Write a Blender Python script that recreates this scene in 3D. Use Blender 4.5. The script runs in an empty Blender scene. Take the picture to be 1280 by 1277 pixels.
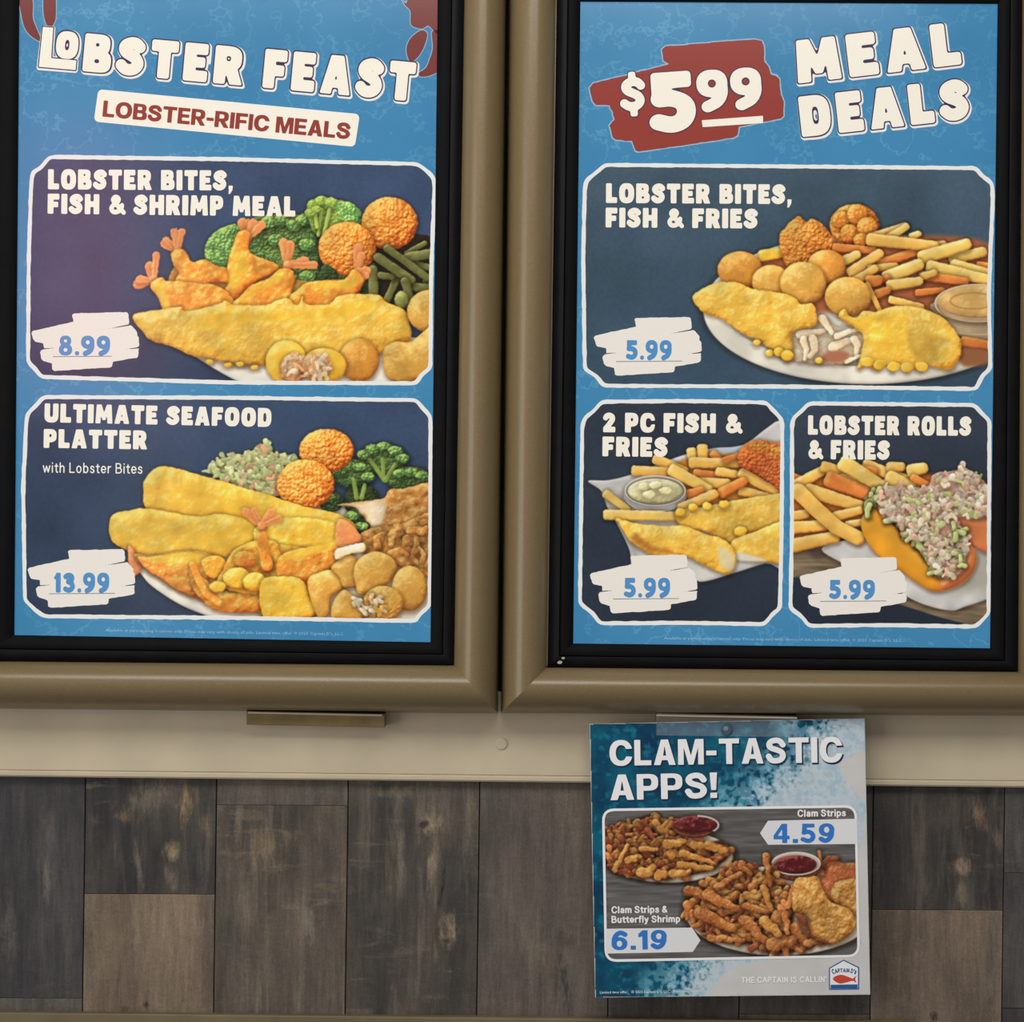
# Two fast food menu light boxes over a plank wall, with a promotional card hung below the right one.
import bpy, math, random
import numpy as np
from mathutils import Vector, Matrix

SC = bpy.context.scene
# ------------------------------------------------------------------ camera, light, exposure
PX = .001            # one pixel of the photograph on the wall plane is one millimetre
DIST = 2.2           # camera to wall
ROLL = .0108         # the phone was held a touch crooked
CX, CY, ZC = 640.0, 638.5, 1.95
cam_d = bpy.data.cameras.new('camera'); cam = bpy.data.objects.new('camera', cam_d)
SC.collection.objects.link(cam); SC.camera = cam
cam_d.sensor_width = 36.0; cam_d.sensor_fit = 'HORIZONTAL'; cam_d.lens = 36.0 * DIST / (1280 * PX)
cam.location = (0, -DIST, ZC); cam.rotation_euler = (math.radians(90), -ROLL, 0)
cam_d.clip_start = .05; cam_d.clip_end = 40

SC.view_settings.view_transform = 'Standard'; SC.view_settings.look = 'None'
SC.view_settings.gamma = 1; SC.view_settings.use_curve_mapping = False
SC.view_settings.exposure = 0.0

world = bpy.data.worlds.new('room_light'); SC.world = world; world.use_nodes = True
bg = world.node_tree.nodes['Background']; bg.inputs[0].default_value = (1.0, .97, .92, 1); bg.inputs[1].default_value = .22

def area(name, loc, target, sx, sy, power, col):
    d = bpy.data.lights.new(name, 'AREA'); d.shape = 'RECTANGLE'; d.size = sx; d.size_y = sy; d.energy = power; d.color = col
    o = bpy.data.objects.new(name, d); SC.collection.objects.link(o); o.location = loc
    o.rotation_euler = (Vector(target) - Vector(loc)).to_track_quat('-Z', 'Y').to_euler(); return o
# daylight from the shop front on the left, ceiling panels of the dining room
area('shop_window', (-3.6, -2.6, 1.75), (0, 0, 1.8), 2.6, 3.3, 72, (1.0, .96, .90))
area('ceiling_panel', (-.2, -1.9, 3.55), (0, 0, 1.7), 2.4, .8, 46, (1.0, .96, .88))
# red and bluish lamps added unseen behind the camera, for sheen in the left box
area('added_red_lamp', (-1.62, -4.4, 2.85), (0, 0, 1.95), .42, 1.0, 4.5, (1.0, .20, .32))
area('added_bluish_lamp', (-1.36, -4.5, 2.1), (0, 0, 1.95), .16, 2.2, 2.2, (.75, .85, 1.0))

# ------------------------------------------------------------------ print shop (pure numpy)
# the flat print of the posters: food photographs are worked out here as colour grids

def _hash(ix, iy, seed):
    h = (ix.astype(np.int64) * 374761393 + iy.astype(np.int64) * 668265263 + seed * 1442695041) & 0xffffffff
    h = ((h ^ (h >> 13)) * 1274126177) & 0xffffffff
    return ((h ^ (h >> 16)) & 0xffffff) / float(0xffffff)

def vnoise(x, y, seed=0):
    ix = np.floor(x); iy = np.floor(y)
    fx = x - ix; fy = y - iy
    ux = fx * fx * (3 - 2 * fx); uy = fy * fy * (3 - 2 * fy)
    a = _hash(ix, iy, seed); b = _hash(ix + 1, iy, seed); c = _hash(ix, iy + 1, seed); d = _hash(ix + 1, iy + 1, seed)
    return (a * (1 - ux) + b * ux) * (1 - uy) + (c * (1 - ux) + d * ux) * uy

def fbm(x, y, seed=0, octs=3):
    s = 0; a = 1.0; t = 0
    for o in range(octs):
        s = s + a * vnoise(x * 2 ** o, y * 2 ** o, seed + o * 17); t += a; a *= .5
    return s / t

def worley(x, y, seed=0):
    ix = np.floor(x); iy = np.floor(y); best = np.full(x.shape, 9.0)
    for dx in (-1, 0, 1):
        for dy in (-1, 0, 1):
            cx = ix + dx; cy = iy + dy
            px = cx + .15 + .7 * _hash(cx, cy, seed); py = cy + .15 + .7 * _hash(cx, cy, seed + 5)
            best = np.minimum(best, (px - x) ** 2 + (py - y) ** 2)
    return np.sqrt(best)

def smooth_poly(pts, n=5):
    p = np.array(pts, float); N = len(p); out = []
    for i in range(N):
        p0, p1, p2, p3 = p[i - 1], p[i], p[(i + 1) % N], p[(i + 2) % N]
        for k in range(n):
            t = k / n
            out.append(.5 * ((2 * p1) + (-p0 + p2) * t + (2 * p0 - 5 * p1 + 4 * p2 - p3) * t * t + (-p0 + 3 * p1 - 3 * p2 + p3) * t ** 3))
    return np.array(out)

def poly_dist(X, Y, P):
    """signed distance, positive inside"""
    best = np.full(X.shape, 1e9); ins = np.zeros(X.shape, bool); N = len(P)
    for i in range(N):
        x0, y0 = P[i]; x1, y1 = P[(i + 1) % N]; dx = x1 - x0; dy = y1 - y0
        L = dx * dx + dy * dy + 1e-9
        t = np.clip(((X - x0) * dx + (Y - y0) * dy) / L, 0, 1)
        best = np.minimum(best, (X - x0 - t * dx) ** 2 + (Y - y0 - t * dy) ** 2)
        if y0 != y1:
            ins ^= ((y0 > Y) != (y1 > Y)) & (X < (x1 - x0) * (Y - y0) / (y1 - y0) + x0)
    d = np.sqrt(best)
    return np.where(ins, d, -d)

def sst(a, b, x):
    t = np.clip((x - a) / (b - a), 0, 1); return t * t * (3 - 2 * t)

def mix(a, b, t):
    return a * (1 - t[..., None]) + b * t[..., None]

def C3(*c): return np.array(c, float)

PRE = {  # dark, mid, light, bump height, bump size, worley?, rim radius, speckle
 'fish':   ((190,122,32), (240,188,72), (255,230,130), 1.5, 7, 0, 15, .50),
 'gold':   ((204,130,26), (248,194,62), (255,232,122), 1.3, 8, 0, 14, .45),
 'shrimp': ((200,92,26), (244,154,56), (255,216,104), 1.7, 5.5, 0, 10, .8),
 'batter': ((206,106,28), (248,172,54), (255,222,104), 2.0, 5.5, 0, 9, .9),
 'tail':   ((214,104,52), (242,148,84), (255,190,128), .7, 3.5, 0, 5, .4),
 'bite':   ((146,88,32), (220,162,70), (250,216,126), .45, 3.0, 0, 20, .55),
 'biteor': ((150,86,30), (220,146,56), (250,202,108), .5, 3.0, 0, 20, .55),
 'hush':   ((150,60,22), (230,134,46), (255,206,108), 3.4, 5.6, 1, 22, .8),
 'hushdk': ((96,34,20), (180,84,40), (232,138,66), 2.5, 5.2, 1, 16, .8),
 'broc':   ((28,46,28), (70,102,52), (146,172,92), 2.2, 4.4, 1, 12, .9),
 'brocl':  ((72,104,44), (140,172,66), (204,222,118), 1.8, 4.6, 1, 10, .7),
 'stem':   ((96,130,48), (160,190,84), (210,226,130), .4, 5, 0, 5, .3),
 'bean':   ((50,46,22), (104,104,52), (168,170,104), .3, 6, 0, 5, .3),
 'fry':    ((196,120,40), (240,184,84), (255,226,148), .35, 7, 0, 6, .35),
 'fryo':   ((180,82,30), (228,130,56), (250,180,96), .35, 7, 0, 6, .35),
 'fryy':   ((190,128,44), (238,196,96), (255,234,160), .35, 7, 0, 6, .35),
 'flesh':  ((196,150,106), (234,208,168), (254,244,220), 1.4, 5, 0, 6, .5),
 'pink':   ((190,112,66), (232,170,112), (255,230,190), 2.2, 4, 0, 6, .9),
 'crust':  ((128,72,30), (196,132,62), (236,188,112), 2.4, 6, 0, 12, 1.0),
 'bun':    ((190,104,24), (232,158,40), (252,198,92), .15, 12, 0, 26, .15),
 'bunr':   ((150,74,42), (204,118,70), (236,164,108), .15, 12, 0, 20, .15),
 'slaw':   ((130,146,76), (206,214,140), (244,246,206), .6, 3, 0, 3, .9),
 'slawp':  ((160,110,70), (222,160,120), (240,200,160), .3, 3, 0, 3, .4),
 'lob':    ((160,96,78), (220,166,140), (248,226,208), .9, 3, 0, 3, 1.1),
 'lobc':   ((160,134,100), (222,204,170), (250,244,226), .9, 3, 0, 3, 1.1),
 'lett':   ((130,138,70), (190,200,122), (232,236,178), .5, 4, 0, 4, .4),
 'clam':   ((112,54,26), (186,112,58), (232,172,104), 1.0, 2.6, 0, 5, 1.0),
 'clamy':  ((130,72,28), (204,138,66), (242,196,118), 1.0, 2.6, 0, 5, 1.0),
 'clamd':  ((84,34,22), (146,76,46), (200,124,80), 1.0, 2.6, 0, 5, 1.0),
 'bread':  ((124,72,30), (196,138,66), (238,196,122), 1.4, 2.6, 0, 10, 1.0),
 'breadr': ((110,44,30), (176,96,56), (216,146,92), 1.4, 2.6, 0, 10, 1.0),
 'paper':  ((150,146,140), (198,194,188), (226,224,220), .25, 30, 0, 3, .1),
 'plate':  ((170,160,146), (232,224,208), (250,246,236), 0, 9, 0, 9, 0),
 'sauce':  ((40,8,12), (84,20,26), (170,90,84), .9, 4, 0, 6, .8),
 'cream':  ((150,140,90), (212,204,150), (246,242,206), 2.0, 8, 0, 8, .5),
 'tan':    ((150,108,56), (204,160,92), (232,196,130), 1.3, 8, 0, 8, .5),
 'cup':    ((120,96,70), (186,160,124), (226,206,170), .4, 8, 0, 8, .3),
}

class Canvas:
    def __init__(s, x0, y0, x1, y1, S):
        s.x0, s.y0, s.S = x0, y0, S
        s.W = int(round((x1 - x0) * S)) + 1; s.H = int(round((y1 - y0) * S)) + 1
        xs = x0 + np.arange(s.W) / S; ys = y0 + np.arange(s.H) / S
        s.X, s.Y = np.meshgrid(xs, ys); s.rgb = np.zeros((s.H, s.W, 3)); s.k = 0
    def fill(s, f): s.rgb[:] = f(s.X, s.Y)
    def win(s, b, pad):
        S = s.S
        i0 = max(0, int((b[0] - pad - s.x0) * S)); i1 = min(s.W, int((b[2] + pad - s.x0) * S) + 2)
        j0 = max(0, int((b[1] - pad - s.y0) * S)); j1 = min(s.H, int((b[3] + pad - s.y0) * S) + 2)
        if i1 - i0 < 3 or j1 - j0 < 3: return None
        return (slice(j0, j1), slice(i0, i1))
    def shade(s, w, d, kind, r=None, wob=.8, shadow=.45, tone=1.0, bump=1.0, seed=None, soft=.6, rel=1.0):
        X = s.X[w]; Y = s.Y[w]; s.k += 1; sd = (seed if seed is not None else s.k) * 31
        dk, md, lt, amp, sz, wor, rim, spk = PRE[kind]
        dk, md, lt = [np.array(c) / 255. for c in (dk, md, lt)]
        r = r or rim
        if wob: d = d + wob * (fbm(X / 4.5, Y / 4.5, sd) - .5) * 2.6
        if shadow:
            a, b = int(2 * s.S), int(1.5 * s.S)
            ds = np.pad(d, ((a, 0), (b, 0)), mode='edge')[:d.shape[0], :d.shape[1]]
            sh = sst(-6, 2, np.maximum(ds, d - .5)) * shadow * (d < 1)
            s.rgb[w] *= (1 - sh[..., None] * np.array([.75, .85, .95]))
        patch = shadow == 0 and kind not in ('plate', 'paper', 'cup', 'bunr', 'stem', 'tail')
        if patch: soft = max(soft, 4.0); d = d - 2
        q = np.clip(1 - d / r, 0, 1)
        h = 0 * q if patch else r * np.sqrt(np.clip(1 - q * q, .0, 1)) * .54 * rel
        if amp:
            if wor:
                jx = (fbm(X / 5, Y / 5, sd + 40, 2) - .5) * 5; jy = (fbm(X / 5, Y / 5, sd + 41, 2) - .5) * 5
                n = 1 - worley((X + jx) / sz, (Y + jy) / sz, sd); n = n * .7 + .5 * fbm(X / 3, Y / 3, sd + 3, 2)
            else:
                n = fbm(X / sz, Y / sz, sd, 3)
                if kind in ('fish', 'gold', 'batter', 'shrimp', 'crust', 'bread'): h = h + amp * 3.2 * fbm(X / sz / 2.3, Y / sz / 2.3, sd + 77, 2)
            h = h + amp * bump * 1.5 * n
        else: n = np.full(X.shape, .5)
        gy, gx = np.gradient(h, 1 / s.S)
        inv = 1 / np.sqrt(gx * gx + gy * gy + 1)
        lam = (gx * .42 + gy * .62 + .66) * inv   # light from the upper left of the dish
        lam = lam + (n - .5) * spk * .45
        pt = fbm(X / 8, Y / 7, sd + 21, 3) - .5
        t = np.clip(lam * .74 + .21 + pt * spk * .55, 0, 1.15)
        col = np.where((t < .62)[..., None], mix(dk, md, sst(.0, .62, t)), mix(md, lt, sst(.62, 1.0, t)))
        big = fbm(X / 22, Y / 22, sd + 9, 2)
        col = col * (1 + (big - .5)[..., None] * .28) * tone
        a = sst(-soft, soft, d)
        s.rgb[w] = mix(s.rgb[w], np.clip(col, 0, 1), a)
    def blob(s, pts, kind, sm=True, **k):
        P = smooth_poly(pts) if sm else np.array(pts, float)
        w = s.win((P[:, 0].min(), P[:, 1].min(), P[:, 0].max(), P[:, 1].max()), 8)
        if w is None: return
        s.shade(w, poly_dist(s.X[w], s.Y[w], P), kind, **k)
    def ell(s, cx, cy, rx, ry, kind, ang=0, **k):
        m = max(rx, ry); w = s.win((cx - m, cy - m, cx + m, cy + m), 8)
        if w is None: return
        c, n = math.cos(math.radians(ang)), math.sin(math.radians(ang))
        X = s.X[w] - cx; Y = s.Y[w] - cy; u = X * c + Y * n; v = -X * n + Y * c
        e = np.sqrt((u / rx) ** 2 + (v / ry) ** 2)
        d = (1 - e) * min(rx, ry)
        k.setdefault('r', min(rx, ry) * .95); s.shade(w, d, kind, **k)
    def seg(s, x0, y0, x1, y1, wd, kind, flat=True, taper=.8, **k):
        w = s.win((min(x0, x1), min(y0, y1), max(x0, x1), max(y0, y1)), wd + 6)
        if w is None: return
        X = s.X[w]; Y = s.Y[w]; dx, dy = x1 - x0, y1 - y0; L = math.hypot(dx, dy) + 1e-6; dx /= L; dy /= L
        u = (X - x0) * dx + (Y - y0) * dy; v = -(X - x0) * dy + (Y - y0) * dx
        hw = wd / 2 * (1 - (1 - taper) * np.clip(u / L, 0, 1))
        if flat:
            du = np.minimum(u + hw * .3, L + hw * .3 - u); dv = hw - np.abs(v)
            rr = wd * .33
            d = rr - np.sqrt(np.maximum(rr - du, 0) ** 2 + np.maximum(rr - dv, 0) ** 2)
            d = np.where((du > rr) & (dv > rr), np.minimum(du, dv), d)
        else:
            t = np.clip(u, 0, L); d = hw - np.hypot(u - t, v)
        k.setdefault('r', wd * .42); k.setdefault('wob', .55); s.shade(w, d, kind, **k)
    def curl(s, pts, wd, kind, taper=.8, **k):
        """a bent tube through the points"""
        P = np.array(pts, float); w = s.win((P[:, 0].min(), P[:, 1].min(), P[:, 0].max(), P[:, 1].max()), wd + 4)
        if w is None: return
        X = s.X[w]; Y = s.Y[w]; d = np.full(X.shape, -1e9); n = len(P) - 1
        for i in range(n):
            ax, ay = P[i]; bx, by = P[i + 1]; dx, dy = bx - ax, by - ay
            t = np.clip(((X - ax) * dx + (Y - ay) * dy) / (dx * dx + dy * dy + 1e-9), 0, 1)
            hw = wd / 2 * (1 - (1 - taper) * (i + t) / n)
            d = np.maximum(d, hw - np.hypot(X - ax - t * dx, Y - ay - t * dy))
        k.setdefault('r', wd * .45); k.setdefault('wob', .3); s.shade(w, d, kind, **k)
    def flat(s, pts, col, a=1.0, sm=True, soft=.6):
        P = smooth_poly(pts) if sm else np.array(pts, float)
        w = s.win((P[:, 0].min(), P[:, 1].min(), P[:, 0].max(), P[:, 1].max()), 4 + soft)
        if w is None: return
        d = poly_dist(s.X[w], s.Y[w], P)
        s.rgb[w] = mix(s.rgb[w], np.array(col) / 255., sst(-soft, soft, d) * a)
    def ring(s, cx, cy, rx, ry, wd, col, a=1.0, a0=-400, a1=400):
        w = s.win((cx - rx, cy - ry, cx + rx, cy + ry), 4)
        if w is None: return
        X = s.X[w] - cx; Y = s.Y[w] - cy; e = np.sqrt((X / rx) ** 2 + (Y / ry) ** 2)
        g = np.sqrt((X / rx ** 2) ** 2 + (Y / ry ** 2) ** 2) / np.maximum(e, 1e-6)
        d = wd / 2 - np.abs(e - 1) / np.maximum(g, 1e-6)
        th = np.degrees(np.arctan2(Y, X))
        m = sst(-.5, .5, d) * a * ((th > a0) & (th < a1))
        s.rgb[w] = mix(s.rgb[w], np.array(col) / 255., m)
    def chips(s, pts, kinds, n, ln, wd, seed, curl=.6, ang=None, spread=180, shadow=.42, taper=.8, rel=1.0):
        rg = np.random.RandomState(seed); P = smooth_poly(pts)
        x0, y0 = P.min(0); x1, y1 = P.max(0); got = []
        while len(got) < n:
            x = rg.uniform(x0, x1, 200); y = rg.uniform(y0, y1, 200)
            ok = poly_dist(x, y, P) > wd * .3
            got += list(zip(x[ok], y[ok]))
        got = sorted(got[:n], key=lambda p: p[1])
        for x, y in got:
            a = math.radians((rg.uniform(0, 360) if ang is None else ang + rg.uniform(-spread, spread)))
            L = ln * rg.uniform(.6, 1.25); b = a + rg.uniform(-1, 1) * curl
            p = [(x - math.cos(a) * L / 2, y - math.sin(a) * L / 2), (x, y), (x + math.cos(b) * L / 2, y + math.sin(b) * L / 2)]
            s.curl(p, wd * rg.uniform(.75, 1.25), kinds[rg.randint(len(kinds))], shadow=shadow, tone=rg.uniform(.86, 1.1), taper=taper, rel=rel)
    def tailfan(s, x, y, tips, wd=8):
        for i, (tx, ty) in enumerate(tips):
            s.seg(x, y, x + (tx - x) * .86, y + (ty - y) * .86, wd * (.66 if i % 2 else .8), 'tail', taper=1.5, flat=False, shadow=.18, wob=1.3, rel=.6, tone=1.04)
            s.curl([(x, y), (x + (tx - x) * .9, y + (ty - y) * .9)], 1.4, 'tail', tone=.93, shadow=.05, rel=.3)
        s.ell(x, y, wd * .6, wd * .6, 'tail', shadow=.01)

    def finish(s):
        a = np.pad(s.rgb, ((1, 1), (1, 1), (0, 0)), mode='edge'); k = .30 if s.S < 1.6 else .5
        b = (a[:-2, 1:-1] + a[2:, 1:-1] + a[1:-1, :-2] + a[1:-1, 2:]) / 4
        s.rgb = s.rgb * (1 - k) + b * k; return s

def navy(top, bot, y0, y1, seed):
    a = np.array(top) / 255.; b = np.array(bot) / 255.
    def f(X, Y):
        c = mix(a, b, np.clip((Y - y0) / (y1 - y0), 0, 1))
        n = fbm(X / 3.0, Y / 3.0, seed, 2) - .5; m = fbm(X / 60, Y / 60, seed + 4, 2) - .5
        return np.clip(c * (1 + .10 * n[..., None] + .22 * m[..., None]), 0, 1)
    return f

B1 = [(39,232),(41,215),(52,209),(62,196),(290,199),(522,205),(533,213),(542,222),(543,236),(539,340),(538,460),(527,468),(520,479),(290,478),(52,471),(45,462),(35,452),(36,317)]
B2 = [(33,526),(35,516),(45,507),(54,496),(290,497),(520,500),(526,507),(538,520),(538,649),(537,757),(524,768),(520,776),(290,772),(54,770),(43,761),(31,750),(29,607)]
B3 = [(731,237),(733,225),(745,216),(756,206),(990,208),(1220,210),(1226,218),(1240,229),(1241,250),(1236,364),(1238,461),(1228,469),(1220,486),(990,483),(754,482),(747,471),(731,461),(729,322)]
B4 = [(728,532),(731,522),(743,513),(752,502),(855,501),(958,503),(965,511),(977,524),(978,536),(977,659),(975,760),(965,768),(956,780),(855,778),(750,779),(741,766),(725,754),(726,659)]
B5 = [(990,532),(992,522),(1003,513),(1011,504),(1117,505),(1218,506),(1226,515),(1237,526),(1236,659),(1236,766),(1226,777),(1218,783),(1112,781),(1011,782),(1003,771),(988,760),(990,659)]

def dish1(S):
    c = Canvas(30, 192, 548, 484, S); c.fill(navy((62,80,110), (46,62,88), 200, 480, 3))
    c.blob([(225,428),(245,446),(270,462),(300,478),(340,495),(560,500),(560,430),(400,420)], 'plate', wob=0, shadow=.3)
    c.ell(296, 330, 20, 14, 'plate', wob=0)
    c.blob([(256,318),(259,302),(270,289),(288,281),(304,286),(306,330),(270,336),(258,330)], 'broc', tone=1.35)
    c.blob([(308,290),(318,272),(340,268),(372,268),(390,276),(396,300),(400,330),(398,356),(380,372),(352,360),(330,345),(310,320)], 'broc')
    for x, y in ((322,285),(336,278),(352,276),(368,282),(380,275),(345,300),(384,306),(372,352),(384,346)): c.ell(x, y, 10, 8, 'broc', tone=1.3, shadow=.5)
    c.blob([(383,262),(390,250),(402,246),(416,249),(430,251),(444,258),(452,270),(446,284),(424,284),(404,296),(392,290),(386,276)], 'brocl', tone=.9)
    c.blob([(420,256),(434,252),(446,258),(453,270),(446,284),(430,280)], 'broc', tone=1.6, shadow=.1)
    for a in ((402,262,398,294),(412,262,404,296),(394,262,396,284)): c.seg(*a, 5, 'stem', flat=False, tone=1.1)
    for x, y, r in ((392,256,8),(402,251,8),(388,266,7),(414,253,8),(396,262,6)): c.ell(x, y, r, r * .8, 'brocl', tone=1.08, shadow=.2)
    c.flat([(455,325),(470,300),(545,300),(545,392),(500,392),(455,366)], (44,34,22))
    c.ell(487, 279, 35, 33, 'hush'); 
    c.ell(434, 311, 36, 34, 'hush', tone=1.05)
    c.blob([(405,330),(430,345),(452,340),(470,330),(470,368),(400,366)], 'broc', tone=.6)
    for a in ((508,317,531,304,7),(521,331,543,336,9),(510,322,543,316,13),(533,352,545,372,10),(515,358,545,362,11),(466,338,467,368,13),(499,342,484,374,10),(476,344,490,346,9),(484,310,534,347,10),(473,322,514,350,12),(506,352,512,372,11)):
        c.seg(*a, 'bean', flat=False, taper=.95, tone=1.0, shadow=.6)
    c.ell(502, 375, 9, 11, 'bean', tone=1.35); c.ell(505, 381, 3, 6, 'bean', tone=.8, shadow=0)
    c.blob([(216,336),(240,332),(290,334),(350,330),(370,350),(440,350),(450,366),(420,384),(300,396),(230,396),(210,372)], 'shrimp', tone=.82, shadow=.3)
    # shrimps standing in a row
    def body(pts, k='shrimp', **q): c.blob(pts, k, **q)
    c.tailfan(222, 314, [(203,303),(206,297),(218,287),(228,286)], 9)
    body([(214,316),(229,311),(240,327),(254,324),(269,331),(290,337),(296,352),(269,352),(247,361),(227,358),(220,349),(224,341),(217,332)], tone=1.0)
    c.tailfan(308, 300, [(302,275),(312,275),(318,276),(331,277)], 10)
    c.blob([(298,290),(312,290),(311,312),(320,320),(340,327),(348,336),(322,350),(307,361),(293,375),(281,363),(288,349),(284,334),(288,316)], 'shrimp')
    c.blob([(291,312),(306,312),(310,330),(304,348),(296,362),(284,356),(288,335)], 'gold', shadow=0, bump=1.4)
    c.blob([(316,322),(338,328),(346,336),(326,346),(314,342)], 'shrimp', tone=.9, shadow=0, bump=1.4)
    c.tailfan(192, 350, [(169,356),(172,349),(186,330),(196,315)], 10)
    body([(188,356),(202,346),(208,351),(223,351),(248,354),(272,357),(290,372),(296,396),(230,402),(207,392),(198,373)])
    c.blob([(190,358),(203,352),(212,372),(216,396),(206,392),(198,374)], 'gold', shadow=0)
    c.tailfan(360, 332, [(354,300),(364,302),(384,326),(397,331)], 11)
    body([(291,380),(301,370),(313,357),(335,348),(350,336),(366,338),(368,352),(365,366),(368,392),(330,396),(294,394)])
    c.blob([(300,374),(312,359),(334,350),(350,336),(358,344),(340,358),(320,366),(306,380)], 'gold', shadow=0, bump=1.5)
    c.tailfan(447, 340, [(447,306),(452,316),(459,338),(458,345)], 10)
    body([(362,372),(383,354),(409,350),(430,349),(442,337),(455,350),(444,368),(420,377),(404,386),(369,388)])
    c.blob([(395,352),(430,350),(442,340),(450,350),(436,362),(400,362)], 'gold', shadow=0, bump=1.5)
    # long fillet
    c.blob([(166,398),(171,391),(185,389),(207,386),(227,383),(233,389),(272,380),(282,375),(294,381),(332,381),(347,375),(360,373),(367,380),(374,380),(378,370),(383,380),(412,380),(426,369),(471,368),(481,376),(494,382),(506,388),(512,404),(513,424),(490,437),(460,446),(420,452),(370,454),(335,456),(300,456),(269,450),(247,447),(238,444),(222,436),(207,431),(188,425),(179,416)], 'fish', r=22, bump=1.5)
    c.blob([(236,400),(272,388),(330,388),(380,385),(420,378),(462,374),(470,390),(400,402),(320,404),(250,414)], 'gold', shadow=0, soft=5, wob=2, r=9)
    for x, y in ((262,452),(285,456),(300,455),(318,459),(340,452)): c.ell(x, y, 5, 3, 'gold', tone=.95)
    # lobster bites
    c.ell(538, 389, 29, 27, 'bite', wob=.3)
    c.blob([(479,438),(494,427),(513,427),(530,414),(552,400),(556,460),(528,474),(500,478),(482,468)], 'bite', r=22, wob=.3)
    c.ell(449, 450, 25, 27, 'biteor', wob=.3)
    c.ell(358, 452, 26, 27, 'gold', r=16, wob=.4, bump=.5); c.ell(366, 460, 15, 18, 'pink', bump=1.3)
    c.ell(405, 457, 28, 22, 'gold', r=15, wob=.4, bump=.5); c.ell(396, 458, 19, 17, 'pink', bump=1.3, shadow=.2)
    c.chips([(350,448),(378,446),(384,470),(356,478)], ['pink','flesh','pink'], 16, 11, 5, 4, rel=.4, shadow=.1, taper=.5)
    c.chips([(386,448),(410,446),(412,470),(388,474)], ['flesh','pink','flesh'], 18, 11, 5, 5, rel=.4, shadow=.1, taper=.5)
    return c.finish()

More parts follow.
